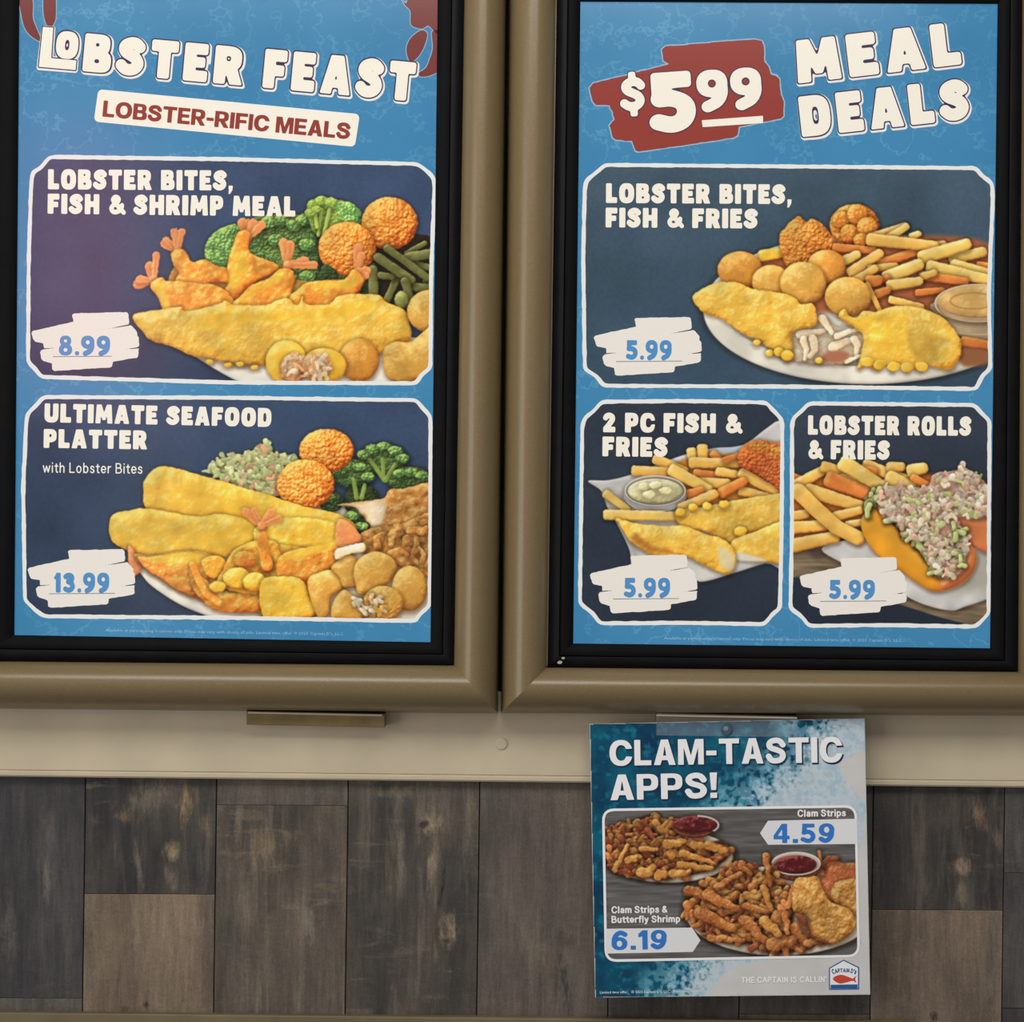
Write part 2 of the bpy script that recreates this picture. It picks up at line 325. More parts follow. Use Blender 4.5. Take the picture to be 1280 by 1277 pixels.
def dish2(S):
    c = Canvas(24, 490, 545, 782, S); c.fill(navy((58,76,104), (44,58,80), 500, 775, 13))
    c.blob([(170,700),(180,722),(196,737),(228,757),(268,773),(300,786),(535,786),(552,740),(552,640),(400,630),(200,670)], 'plate', wob=0, r=12)
    c.flat([(195,712),(222,738),(270,760),(330,768),(520,768),(540,690),(300,660)], (214,196,168), soft=6)
    c.blob([(262,590),(275,574),(304,568),(330,560),(345,566),(372,574),(352,612),(330,622),(290,604)], 'slaw', tone=.85)
    c.chips([(253,592),(261,581),(274,571),(304,564),(314,559),(333,554),(345,565),(374,572),(360,612),(330,622),(300,608),(270,600)], ['slaw','slaw','slaw','slaw','slawp'], 200, 10, 6.0, 21, rel=.25, shadow=.12, curl=1.6, taper=.5)
    for x, y, rx, ry, t in ((452,626,22,22,.45),(478,574,30,20,.95),(513,600,28,17,.85),(441,592,26,18,.95),(414,627,15,13,.7),(447,652,17,17,.6)): c.ell(x, y, rx, ry, 'broc', tone=t)
    for a in ((478,596,462,574),(480,600,478,574),(482,600,494,580),(446,622,442,600),(452,622,456,606)): c.seg(*a, 6, 'stem', flat=False, tone=.85, shadow=.1)
    for x, y in ((455,568),(466,561),(480,558),(494,563),(503,573),(500,592),(514,590),(528,594),(424,588),(436,582),(450,584),(460,596),(410,622),(440,645),(452,658)): c.ell(x, y, 9, 6, 'broc', tone=1.3, shadow=.35)
    c.ell(408, 563, 34, 27, 'hush', tone=1.05); c.ell(382, 605, 36, 31, 'hush', tone=1.08)
    c.blob([(421,631),(448,627),(478,623),(487,612),(506,610),(550,606),(550,668),(481,668),(468,661),(456,648),(444,634)], 'crust', r=14)
    c.blob([(421,631),(448,627),(478,624),(484,640),(476,660),(466,661),(461,654),(457,652),(455,645),(449,643),(446,636),(440,634)], 'flesh', shadow=0, bump=.7)
    c.blob([(449,668),(473,658),(498,656),(550,642),(550,720),(515,712),(498,708),(481,698),(456,690)], 'crust', tone=1.03)
    c.chips([(455,670),(500,658),(545,652),(545,706),(500,700),(460,690)], ['crust','crust'], 30, 18, 11, 9, rel=.5, shadow=.3, taper=.5, curl=1.2)
    # fillets
    c.blob([(179,612),(181,600),(192,586),(212,583),(251,594),(278,601),(310,611),(340,619),(352,624),(385,634),(410,639),(431,646),(447,664),(430,700),(340,700),(294,657),(274,650),(248,650),(212,642),(186,637),(180,629)], 'gold', r=20, bump=1.2)
    c.blob([(136,658),(141,643),(160,638),(179,635),(204,638),(245,645),(274,642),(304,648),(320,661),(322,677),(294,694),(235,700),(200,703),(170,692),(146,681),(138,671)], 'gold', r=19, tone=.97, bump=1.2)
    c.blob([(318,662),(350,648),(395,648),(424,658),(424,684),(396,690),(350,696),(326,690)], 'gold', r=14, shadow=.3, bump=1.6, tone=1.02)
    c.blob([(421,653),(431,649),(444,660),(452,674),(440,682),(420,688)], 'tail', r=9)
    # battered shrimp heap
    c.blob([(160,683),(166,685),(171,696),(178,709),(168,720),(162,712)], 'tail', r=5)
    c.blob([(168,693),(192,694),(232,688),(261,691),(285,702),(300,690),(325,680),(350,680),(400,690),(412,720),(395,770),(332,772),(310,755),(260,752),(222,738),(199,722),(184,714)], 'batter', tone=.85)
    c.blob([(172,696),(192,696),(232,690),(258,696),(262,716),(246,742),(222,737),(199,721),(186,714)], 'shrimp', shadow=.4, bump=1.3)
    c.blob([(186,697),(230,688),(262,693),(240,706),(206,706)], 'gold', shadow=0, bump=1.6)
    c.blob([(237,709),(255,722),(271,735),(294,741),(312,737),(327,745),(325,762),(302,766),(269,762),(251,748),(240,732)], 'shrimp', tone=.92)
    c.curl([(241,706),(247,722),(258,742),(274,753)], 9, 'shrimp', taper=1.0, rel=.5, shadow=.25, tone=1.05)
    c.blob([(252,700),(272,694),(284,706),(272,722),(258,718)], 'batter', bump=1.4)
    c.blob([(279,711),(292,688),(320,675),(345,677),(352,700),(350,724),(325,742),(294,739),(271,729)], 'batter', bump=1.3)
    c.ell(306, 699, 14, 11, 'shrimp', bump=1.5); c.ell(333, 705, 10, 12, 'shrimp', tone=.8); c.ell(296, 722, 17, 13, 'gold', bump=2); c.ell(272, 733, 10, 7, 'gold', bump=2); c.ell(318, 727, 14, 12, 'gold', bump=2)
    c.blob([(346,704),(358,690),(395,682),(420,682),(420,702),(392,724),(352,726)], 'shrimp', bump=1.5)
    c.blob([(352,694),(380,684),(418,674),(420,684),(392,694),(362,702)], 'gold', shadow=0, bump=1.5)
    c.curl([(327,662),(329,684),(334,706)], 12, 'shrimp', taper=1.2, rel=.5, shadow=.25)
    c.tailfan(327, 657, [(304,636),(316,635),(341,638),(352,647)], 9)
    c.blob([(326,727),(350,720),(377,724),(386,744),(393,768),(364,773),(330,772)], 'gold', bump=1.7, r=11)
    c.blob([(384,727),(400,715),(414,712),(424,717),(430,734),(414,747),(411,768),(397,771)], 'bite', r=16, wob=.3, tone=1.05)
    c.blob([(414,709),(431,695),(444,697),(450,729),(431,734),(424,721)], 'bite', r=14, wob=.3, tone=1.05)
    c.blob([(419,697),(421,686),(448,679),(456,679),(455,689),(437,692),(424,699)], 'flesh', tone=1.1)
    c.blob([(442,715),(448,699),(469,689),(490,697),(496,712),(483,731),(451,744),(444,727)], 'bite', r=22, wob=.2, tone=1.04)
    c.ell(512, 735, 22, 28, 'bite', wob=.3, tone=.96)
    c.blob([(414,761),(421,745),(431,737),(441,744),(458,754),(455,773),(419,774)], 'bite', r=14, wob=.3)
    c.ell(479, 754, 25, 22, 'bite', wob=.5, bump=3)
    c.chips([(436,742),(458,756),(455,768),(446,756)], ['flesh'], 8, 8, 5, 3, rel=.5, shadow=.2); c.chips([(458,744),(474,744),(486,768),(464,766)], ['flesh','pink','bite','flesh'], 18, 9, 5, 5, rel=.5, shadow=.2)
    return c.finish()

def dish3(S):
    c = Canvas(722, 200, 1245, 490, S); c.fill(navy((68,88,104), (56,78,96), 210, 485, 23))
    c.ell(1085, 386, 206, 94, 'plate', wob=0, r=10, shadow=.5)
    c.ell(1090, 378, 190, 80, 'plate', wob=0, r=24, tone=.95, shadow=0)
    c.flat([(1060,300),(1100,296),(1245,310),(1245,440),(1190,440),(1100,400),(1050,390),(900,395),(905,350),(960,320)], (172,98,60), soft=5)
    c.seg(950, 320, 980, 315, 15, 'gold'); 
    c.ell(1068, 282, 31, 27, 'hush', tone=1.02)
    for x, y, r in ((1052,275,11),(1072,268,13),(1062,292,12),(1084,284,13),(1076,300,9)): c.ell(x, y, r, r, 'hush', shadow=.5, bump=.5)
    c.blob([(974,297),(981,285),(997,270),(1008,277),(1015,273),(1029,281),(1041,297),(1043,312),(1022,318),(1010,330),(990,337),(979,325)], 'hush', tone=.95, bump=1.1)
    F = [(1042,309,1096,313,11,'fryo'),(1089,296,1134,281,10,'fry'),(1110,298,1135,282,11,'fryy'),(1138,297,1150,291,10,'fryy'),(1150,306,1182,304,8,'fryy'),
     (1098,330,1152,312,12,'fryo'),(1085,299,1172,308,16,'fry'),(1188,324,1232,314,15,'fryy'),(1150,323,1212,304,18,'fryy'),(1222,331,1242,333,9,'fryo'),
     (1190,332,1240,344,18,'fryy'),(1160,333,1236,350,17,'fryy'),(1150,344,1210,352,12,'fryo'),(1055,326,1074,317,13,'fryy'),(1062,342,1102,315,15,'fry'),
     (1086,336,1122,332,10,'fry'),(1068,352,1096,334,12,'fry'),(1106,348,1152,329,18,'fryy'),(1094,352,1112,346,9,'fryo'),(1152,346,1170,340,10,'fry'),
     (1084,352,1102,350,16,'fryo'),(1110,357,1152,351,14,'fryy'),(1095,368,1112,362,12,'fryo'),(1145,366,1180,362,9,'fryo'),(1112,374,1154,384,10,'fry'),(1083,354,1101,390,7,'fry')]
    for a in F: c.seg(*a[:5], a[5], shadow=.55)
    c.blob([(1167,378),(1176,400),(1200,420),(1250,424),(1250,380)], 'cup', wob=0, tone=.92); 
    c.ell(1222, 379, 54, 24, 'cup', wob=0, r=4, tone=1.05); c.ell(1222, 377, 49, 20, 'tan', wob=0, r=7, shadow=.2)
    c.ring(1222, 379, 53, 23.5, 1.6, (236,214,170), .8); c.ring(1222, 381, 50, 22, 1.2, (120,84,44), .7, 0, 180); c.ring(1216, 376, 28, 10, 2, (160,120,64), .6); c.ring(1222, 398, 50, 20, 2, (220,190,140), .5, 20, 175)
    c.seg(1202, 426, 1242, 432, 13, 'fryo', tone=.9); c.flat([(1200,436),(1242,440),(1242,452),(1205,458)], (150,96,62), soft=4)
    c.ell(925, 337, 28, 23, 'biteor', wob=.3); c.ell(964, 352, 24, 21, 'bite', wob=.3, tone=1.08)
    c.ell(1033, 333, 24, 21, 'biteor', wob=.3, tone=1.05); c.ell(1004, 354, 29, 27, 'bite', wob=.3, tone=1.05); c.ell(1060, 371, 29, 25, 'bite', wob=.3, tone=1.03)
    c.blob([(985,424),(1000,408),(1016,404),(1024,394),(1031,396),(1045,408),(1062,408),(1080,408),(1082,440),(1060,454),(1040,455),(1010,454),(990,448)], 'flesh', tone=.86)
    for p, w in (([(1000,418),(1012,416),(1030,414)],11),([(1004,424),(1008,436),(1006,448)],9),([(1016,424),(1018,438),(1012,446)],11),([(1028,398),(1034,408),(1040,416)],10),([(1042,434),(1054,428),(1066,424)],13),([(1046,420),(1060,414),(1074,412)],8),([(1068,424),(1072,432),(1070,442)],10),([(1058,452),(1066,448),(1076,444)],6)):
        c.curl(p, w, 'flesh', tone=1.08, shadow=.28, bump=.8, rel=.5, taper=.5, wob=.9)
    c.flat([(1028,444),(1044,438),(1062,442),(1052,452),(1032,452)], (184,116,84), soft=3)
    c.blob([(865,372),(877,361),(897,353),(922,353),(941,361),(976,366),(994,373),(1001,380),(1016,379),(1021,395),(1018,407),(996,412),(990,420),(991,437),(984,452),(971,442),(960,434),(947,425),(929,417),(912,405),(899,397),(882,392),(874,386)], 'fish', r=16, tone=1.03, bump=1.4)
    for x, y, r in ((946,428,5),(962,441,5),(974,440,7),(984,444,8),(1024,450,5)): c.ell(x, y, r, r * .8, 'gold')
    c.blob([(1048,395),(1056,386),(1062,395),(1072,396),(1080,388),(1094,390),(1107,385),(1128,382),(1152,385),(1176,395),(1192,411),(1201,427),(1200,445),(1189,461),(1176,461),(1162,457),(1150,464),(1140,460),(1132,465),(1124,457),(1114,464),(1106,455),(1096,463),(1084,457),(1072,461),(1077,440),(1079,419),(1066,409)], 'fish', r=24, bump=1.5)
    c.blob([(1060,400),(1090,394),(1130,388),(1136,420),(1128,450),(1096,456),(1082,448),(1084,418)], 'gold', shadow=0, soft=4, r=10, bump=1.6)
    for x, y in ((1084,452),(1100,456),(1117,458),(1134,459),(1152,458)): c.ell(x, y, 8, 6, 'gold', shadow=.2, rel=.6)
    c.blob([(1136,420),(1160,414),(1190,424),(1192,446),(1170,456),(1142,448)], 'fish', shadow=0, tone=.9)
    return c.finish()

def dish4(S):
    c = Canvas(720, 496, 984, 784, S); c.fill(navy((48,58,72), (40,50,64), 505, 780, 33))
    c.blob([(735,601),(760,600),(792,592),(850,570),(892,560),(929,556),(990,530),(990,700),(957,704),(918,716),(875,727),(858,712),(800,714),(790,710),(787,688),(774,660),(760,636),(752,614)], 'paper', wob=0, r=5, shadow=.3)
    c.flat([(892,564),(930,558),(924,566),(896,574)], (176,200,222), .7, soft=2)
    c.flat([(752,616),(765,640),(775,658),(790,690),(797,700),(790,640),(770,610)], (170,166,160), .6, soft=3)
    c.flat([(838,592),(860,572),(930,568),(976,600),(976,640),(850,640)], (196,128,48), soft=3)
    F = [(864,561,866,578,13,'fryy'),(878,557,879,576,14,'fry'),(890,566,902,576,10,'fryo'),(863,578,925,579,14,'fry'),(905,576,925,568,9,'fryo'),(818,573,858,590,14,'fry'),
     (868,592,900,596,13,'fryo'),(896,589,922,593,12,'fry'),(925,590,972,616,14,'fry'),(791,588,846,590,13,'fry'),(836,597,866,604,10,'fryo'),(871,604,912,604,15,'fry'),
     (838,586,888,613,16,'fryy'),(925,613,964,622,12,'fry'),(900,617,932,600,14,'fryo'),(860,618,880,612,12,'fryo')]
    for a in F: c.seg(*a[:5], a[5], shadow=.5)
    c.ell(819, 620, 39, 20, 'paper', wob=0, tone=.86, r=9); c.ell(819, 613, 38, 19, 'paper', wob=0, tone=.92, r=4, shadow=0); c.ell(819, 613, 34, 15.5, 'cream', wob=0, r=6, shadow=.4, bump=1.2)
    c.ring(819, 613, 37.5, 18.5, 1.3, (226,222,212), .9); c.ring(819, 614, 35.5, 16.5, 1.2, (96,84,60), .8); c.ring(819, 621, 37, 18, 1.2, (220,216,206), .7, 10, 170)
    for x, y in ((806,608),(820,606),(832,613),(812,618)): c.ell(x, y, 8, 5, 'cream', tone=1.08, shadow=.2)
    c.seg(850, 637, 896, 616, 15, 'fry'); c.seg(756, 616, 786, 638, 11, 'fryy', tone=.9); c.seg(756, 643, 846, 645, 13, 'fryy', taper=.9)
    c.blob([(922,569),(930,556),(945,550),(962,552),(990,560),(990,620),(962,604),(940,590),(925,583)], 'hushdk', r=16)
    c.blob([(930,558),(946,551),(964,553),(984,560),(980,576),(950,566)], 'hush', tone=.86, shadow=0, soft=4)
    c.blob([(843,642),(858,636),(871,634),(896,630),(927,624),(990,618),(990,655),(945,664),(920,678),(904,674),(880,664),(855,660)], 'fish', tone=.97, bump=1.5, r=12)
    for x, y, r in ((850,640,6),(866,634,6),(884,632,6),(926,664,8),(905,630,6)): c.ell(x, y, r, r * .8, 'gold')
    c.blob([(913,684),(919,673),(945,664),(990,650),(990,700),(957,702),(921,698)], 'fish', r=13)
    c.flat([(916,690),(940,694),(958,701),(921,700)], (226,218,196), soft=2)
    c.blob([(770,648),(788,652),(804,655),(832,657),(855,657),(882,667),(904,674),(917,687),(920,703),(912,717),(896,714),(876,704),(857,696),(836,698),(816,694),(798,684),(786,674),(778,661)], 'fish', r=16, bump=1.6)
    c.blob([(786,672),(800,684),(818,692),(856,694),(840,686),(812,678),(796,664)], 'shrimp', tone=.82, shadow=0, soft=3)
    c.flat([(898,684),(912,688),(919,702),(912,714),(900,704)], (228,216,186), .75, soft=3)
    return c.finish()

def dish5(S):
    c = Canvas(984, 498, 1244, 788, S); c.fill(navy((54,64,78), (34,42,56), 505, 780, 43))
    wood = lambda pts: (c.flat(pts, (126,108,84), soft=1))
    wood([(980,672),(1030,676),(1120,720),(1245,740),(1245,782),(1190,775),(1130,757),(1060,735),(1020,720),(980,718)])
    w = c.win((984, 670, 1244, 788), 0); m = ((c.rgb[w][..., 0] > .4) * 1.0); n = fbm(c.X[w] / 40 - c.Y[w] / 14, c.Y[w] / 5, 7, 3) - .5
    c.rgb[w] *= (1 + m * n * .8)[..., None]
    c.flat([(1010,688),(1022,684),(1032,692),(1020,698)], (78,62,52), .8, soft=5)
    c.blob([(1028,684),(1082,674),(1219,684),(1250,690),(1250,738),(1204,759),(1188,763),(1160,757),(1133,745),(1100,720),(1050,702)], 'paper', wob=0, r=4, tone=1.05)
    c.flat([(1180,735),(1220,690),(1240,690),(1240,730),(1205,742)], (150,146,124), .5, soft=9)
    c.flat([(984,612),(1000,600),(1100,590),(1180,600),(1100,650),(1070,660),(984,672)], (186,104,36), soft=4)
    F = [(984,594,1004,600,12,'fryo'),(994,607,1032,586,15,'fry'),(1080,580,1150,606,15,'fry'),(1060,582,1096,590,12,'fryo'),(1110,584,1130,583,14,'fry'),(1136,589,1158,584,17,'fryy'),(1110,596,1142,612,20,'fryy'),(1140,596,1160,606,10,'fryo'),
     (1028,582,1066,594,14,'fry'),(1050,598,1084,606,14,'fry'),(1034,598,1092,620,21,'fryo'),(1052,577,1104,609,20,'fryy'),(984,646,1010,642,14,'fry'),(1008,612,1080,634,18,'fry'),
     (984,660,1036,656,16,'fry'),(1042,646,1078,637,13,'fry'),(990,682,1048,670,18,'fry'),(1058,656,1078,652,10,'fryy')]
    for a in F: c.seg(*a[:5], a[5], shadow=.5)
    c.curl([(998,614),(1020,636),(1046,659),(1072,672)], 20, 'fry', taper=.9, shadow=.6)
    c.blob([(1194,647),(1206,642),(1250,640),(1250,690),(1226,688),(1208,672)], 'bunr', wob=0)
    c.blob([(1076,655),(1080,642),(1090,633),(1102,645),(1118,657),(1130,667),(1145,680),(1170,690),(1206,674),(1219,690),(1220,704),(1212,720),(1200,730),(1172,739),(1150,731),(1127,714),(1098,694),(1082,674)], 'bun', wob=0, r=24)
    c.blob([(1176,726),(1205,700),(1212,676),(1220,694),(1216,714),(1200,729),(1180,737)], 'bunr', wob=0, shadow=0, soft=4, tone=1.15)
    c.blob([(1095,611),(1111,607),(1139,609),(1160,607),(1168,592),(1194,588),(1206,584),(1234,606),(1245,643),(1219,648),(1198,648),(1210,674),(1210,692),(1200,718),(1170,722),(1162,704),(1139,678),(1123,657),(1105,648),(1098,635)], 'lob', tone=.85)
    c.chips([(1080,638),(1086,618),(1094,610),(1098,620),(1092,640)], ['lett'], 10, 16, 7, 8, ang=110, spread=25)
    c.chips([(1102,645),(1125,662),(1142,680),(1160,700),(1166,718),(1176,726),(1160,690),(1130,655),(1110,640)], ['lett','lett','slaw'], 26, 13, 7, 9)
    c.chips([(1095,613),(1111,607),(1139,609),(1160,609),(1168,594),(1194,590),(1205,584),(1236,606),(1242,643),(1219,645),(1198,646),(1200,657),(1210,674),(1210,692),(1200,716),(1170,720),(1162,700),(1141,678),(1125,655),(1107,645),(1099,632)], ['lob','lobc','lobc','lob','lobc','lett'], 340, 12, 6.0, 11, curl=1.8, shadow=.13, rel=.3, taper=.45)
    c.chips([(1196,650),(1206,664),(1210,690),(1204,716),(1196,700),(1190,660)], ['lett'], 7, 12, 6, 19)
    return c.finish()

def wiggly(c, a, kind):
    x0, y0, x1, y1, w = a; rg = np.random.RandomState(int(x0 * 7 + y1)); n = 5; L = math.hypot(x1 - x0, y1 - y0)
    pts = [(x0 + (x1 - x0) * t / n + rg.uniform(-1, 1) * w * .16, y0 + (y1 - y0) * t / n + rg.uniform(-1, 1) * w * .16) for t in range(n + 1)]
    c.curl(pts, w * 1.05, kind, taper=.6, shadow=.5, wob=1.1)

def dish6(S):
    c = Canvas(750, 1003, 1080, 1206, S)
    def bg(X, Y):
        n = fbm((X + Y * .5) / 30, Y / 3.2, 5, 3) - .5; v = .38 + n * .22
        return np.stack([v * 1.0, v * .985, v * .985], -1)
    c.fill(bg)
    c.ell(836, 1070, 80, 33, 'plate', wob=0, r=4, shadow=.8, tone=.95)
    P = [(757,1044),(763,1032),(783,1028),(810,1018),(830,1022),(853,1024),(853,1045),(883,1053),(903,1050),(911,1066),(903,1078),(870,1092),(827,1096),(803,1095),(770,1087),(757,1077)]
    c.flat(P, (74,38,28), soft=2)
    c.chips(P, ['clam','clamy','clam','clamd'], 190, 14, 8.5, 31, curl=.9, taper=.55, shadow=.34)
    for a in ((768,1088,784,1056,7),(853,1066,893,1078,9),(850,1080,888,1086,10),(862,1054,888,1060,10),(884,1056,908,1064,11),(833,1056,856,1052,11),(804,1092,818,1084,13),(822,1094,832,1090,12),(842,1092,862,1090,10),(783,1076,800,1070,9),(802,1061,820,1060,7)): wiggly(c, a, 'clamy')
    c.ell(868, 1033, 27, 14, 'breadr', wob=0, tone=.7); c.ell(869, 1030, 27, 10.5, 'sauce', wob=0, r=5); c.ring(871, 1031, 27, 11.5, 2.2, (222,214,210), .9, -85, 20); c.ring(868, 1033, 25, 11, 1.2, (170,96,84), .7, 20, 170)
    c.ell(975, 1138, 119, 56, 'plate', wob=0, r=6, shadow=.8, tone=.97)
    c.flat([(870,1150),(900,1176),(960,1190),(1030,1184),(1066,1166),(1000,1120),(900,1110)], (168,156,146), .6, soft=6)
    c.blob([(1026,1090),(1028,1076),(1040,1070),(1052,1078),(1085,1084),(1085,1142),(1039,1127),(1028,1109)], 'breadr'); c.blob([(1040,1110),(1052,1100),(1085,1102),(1085,1150),(1056,1134),(1040,1124)], 'bread')
    c.curl([(1028,1092),(1026,1078),(1024,1064)], 5, 'tail', tone=.9); c.curl([(1028,1082),(1036,1072),(1046,1072)], 7, 'breadr', tone=.8)
    c.ell(996, 1086, 30, 15, 'breadr', wob=0, tone=.75); c.ell(995, 1078, 30, 13, 'plate', wob=0, r=3, tone=.9, shadow=.3); c.ell(994, 1080, 27, 11.5, 'sauce', wob=0, r=5, shadow=.2)
    c.ring(995, 1079, 30, 14, 1.6, (232,226,224), .95); c.ring(996, 1090, 27, 12, 1.4, (190,150,140), .6, 20, 160)
    Q = [(857,1122),(886,1100),(922,1079),(940,1081),(951,1090),(964,1080),(972,1100),(990,1108),(990,1122),(978,1134),(992,1142),(992,1165),(1022,1178),(996,1188),(966,1189),(940,1181),(890,1174),(868,1154),(857,1140)]
    c.flat(Q, (84,46,30), soft=3)
    c.chips(Q, ['clam','clamy','clam','clamd'], 200, 19, 10, 41, curl=.9, taper=.5, shadow=.34)
    for a in ((862,1114,886,1122,12),(884,1118,922,1134,14),(876,1140,916,1160,16),(930,1150,958,1176,15),(962,1098,953,1110,9),(958,1070,962,1106,8),(888,1172,930,1174,9),(932,1132,964,1140,9),(992,1160,1010,1182,12),(1008,1178,1028,1176,10),(970,1180,992,1176,18),(955,1110,965,1136,9),(926,1080,938,1092,9),(896,1108,924,1092,9),(970,1148,986,1142,16),(982,1144,984,1166,9),(955,1152,972,1166,14)): wiggly(c, a, 'clamy' if a[0] % 2 else 'clam')
    c.tailfan(985, 1132, [(974,1134),(978,1126),(992,1110),(994,1104)], 7)
    c.blob([(997,1097),(1010,1096),(1021,1095),(1030,1113),(1039,1127),(1062,1136),(1070,1156),(1057,1172),(1039,1180),(1016,1170),(1010,1146),(992,1138),(990,1122),(992,1104)], 'bread', tone=1.04, r=14)
    c.blob([(994,1142),(1008,1146),(1014,1166),(1036,1178),(1020,1176),(1004,1162)], 'clamd', tone=.9)
    return c.finish()

def ocean(S):
    c = Canvas(736, 895, 1090, 1248, S)
    def bg(X, Y):
        n = fbm(X / 30, Y / 30, 71, 5); m = fbm(X / 8, Y / 8, 75, 4); f = fbm(X / 3.5, Y / 3.5, 79, 3)
        A = lambda *q: np.array(q) / 255.
        col = mix(A(0, 52, 84), A(0, 96, 122), np.clip(n * 1.8 - .4, 0, 1)); col = mix(col, A(24, 128, 156), sst(.52, .8, m) * .7)
        # shoreline: x of the surf edge for every height
        ys = np.array([890, 905, 930, 955, 985, 1010, 1060, 1120, 1180, 1205, 1225, 1250.]); ex = np.array([985, 975, 962, 938, 905, 890, 920, 930, 900, 850, 838, 830.])
        sx = np.array([1120, 1110, 1085, 1050, 1062, 1085, 1070, 1066, 1075, 925, 902, 880.])
        e = X - np.interp(Y, ys, ex) + (n - .5) * 70 + (m - .5) * 30 - 26 * (Y < 1150); g = X - np.interp(Y, ys, sx) + (n - .5) * 26 + (m - .5) * 10
        lace = sst(.50, .62, 1 - np.abs(fbm(X / 11, Y / 11, 91, 4) - .5) * 3.2) * sst(-70, 0, e)
        col = mix(col, A(96, 168, 200), sst(-26, 14, e) * .7 * sst(.3, .6, f + m - .5)); col = mix(col, A(170, 204, 222), lace * .5)
        col = mix(col, A(206, 216, 226), sst(0, 50, e + (f - .5) * 70) * .85)
        col = mix(col, A(150, 180, 204), sst(.55, .7, m) * sst(10, 50, e) * .5)
        col = mix(col, mix(A(196, 197, 197), A(212, 213, 214), n), sst(-3, 5, g))
        return np.clip(col, 0, 1)
    c.fill(bg)
    return c.finish()
# ------------------------------------------------------------------ placing: pixel of the photograph + distance from the wall -> point
def P(x, y, d=0.0):
    u = x - CX; v = y - CY; c, s = math.cos(ROLL), math.sin(ROLL)
    k = PX * (DIST - d) / DIST
    return Vector(((u * c + v * s) * k, -d, ZC - (v * c - u * s) * k))
def Pn(x, y, d):
    u = x - CX; v = y - CY; c, s = math.cos(ROLL), math.sin(ROLL); k = PX * (DIST - d) / DIST
    return np.stack([(u * c + v * s) * k, np.full(np.shape(u), -d), ZC - (v * c - u * s) * k], -1)

def lin(c):
    return tuple((x / 255. / 12.92) if x / 255. <= .04045 else ((x / 255. + .055) / 1.055) ** 2.4 for x in c)
def lin_np(a): return np.where(a <= .04045, a / 12.92, ((a + .055) / 1.055) ** 2.4)

def mesh_obj(name, verts, faces, mat, parent=None, smooth=False, origin=None):
    me = bpy.data.meshes.new(name); vs = [Vector(v) for v in verts]
    o_ = Vector(origin) if origin is not None else sum(vs, Vector()) / max(1, len(vs))
    me.from_pydata([tuple(v - o_) for v in vs], [], faces); me.update()
    if smooth: me.polygons.foreach_set('use_smooth', [True] * len(me.polygons))
    o = bpy.data.objects.new(name, me); SC.collection.objects.link(o); o.location = o_
    if mat: me.materials.append(mat)
    hang(o, o_, parent)
    return o
WORLD = {}
def hang(o, at, parent):
    WORLD[o.name] = Vector(at)
    if parent: o.parent = parent; o.location = Vector(at) - WORLD[parent.name]
def empty(name, loc):
    o = bpy.data.objects.new(name, None); o.empty_display_size = .02; SC.collection.objects.link(o); o.location = loc; WORLD[o.name] = Vector(loc); return o
def tag(o, label=None, cat=None, kind=None, group=None):
    if label: o['label'] = label
    if cat: o['category'] = cat
    if kind: o['kind'] = kind
    if group: o['group'] = group
    return o

# ------------------------------------------------------------------ materials
BACKLIT = dict(emit=.55, base=.38); CARD = dict(emit=0, base=1.0)
def new_mat(name):
    m = bpy.data.materials.new(name); m.use_nodes = True
    return m, m.node_tree.nodes, m.node_tree.links, m.node_tree.nodes['Principled BSDF']
def print_finish(n, l, b, colour_socket, lit):
    """ink on translucent film over the lamps of the light box, or on plain card"""
    mx = n.new('ShaderNodeMix'); mx.data_type = 'RGBA'; mx.blend_type = 'MULTIPLY'; mx.inputs[0].default_value = 1
    l.new(colour_socket, mx.inputs[6]); mx.inputs[7].default_value = (lit['base'],) * 3 + (1,)
    l.new(mx.outputs[2], b.inputs['Base Color'])
    if lit['emit']:
        l.new(colour_socket, b.inputs['Emission Color']); b.inputs['Emission Strength'].default_value = lit['emit']
    b.inputs['Roughness'].default_value = .16; b.inputs['Specular IOR Level'].default_value = .45
def ink(name, rgb, lit=BACKLIT):
    m, n, l, b = new_mat(name); c = n.new('ShaderNodeRGB'); c.outputs[0].default_value = lin(rgb) + (1,)
    print_finish(n, l, b, c.outputs[0], lit); return m
def photo_ink(name, lit=BACKLIT):
    m, n, l, b = new_mat(name); c = n.new('ShaderNodeVertexColor'); c.layer_name = 'ink'
    print_finish(n, l, b, c.outputs[0], lit); return m
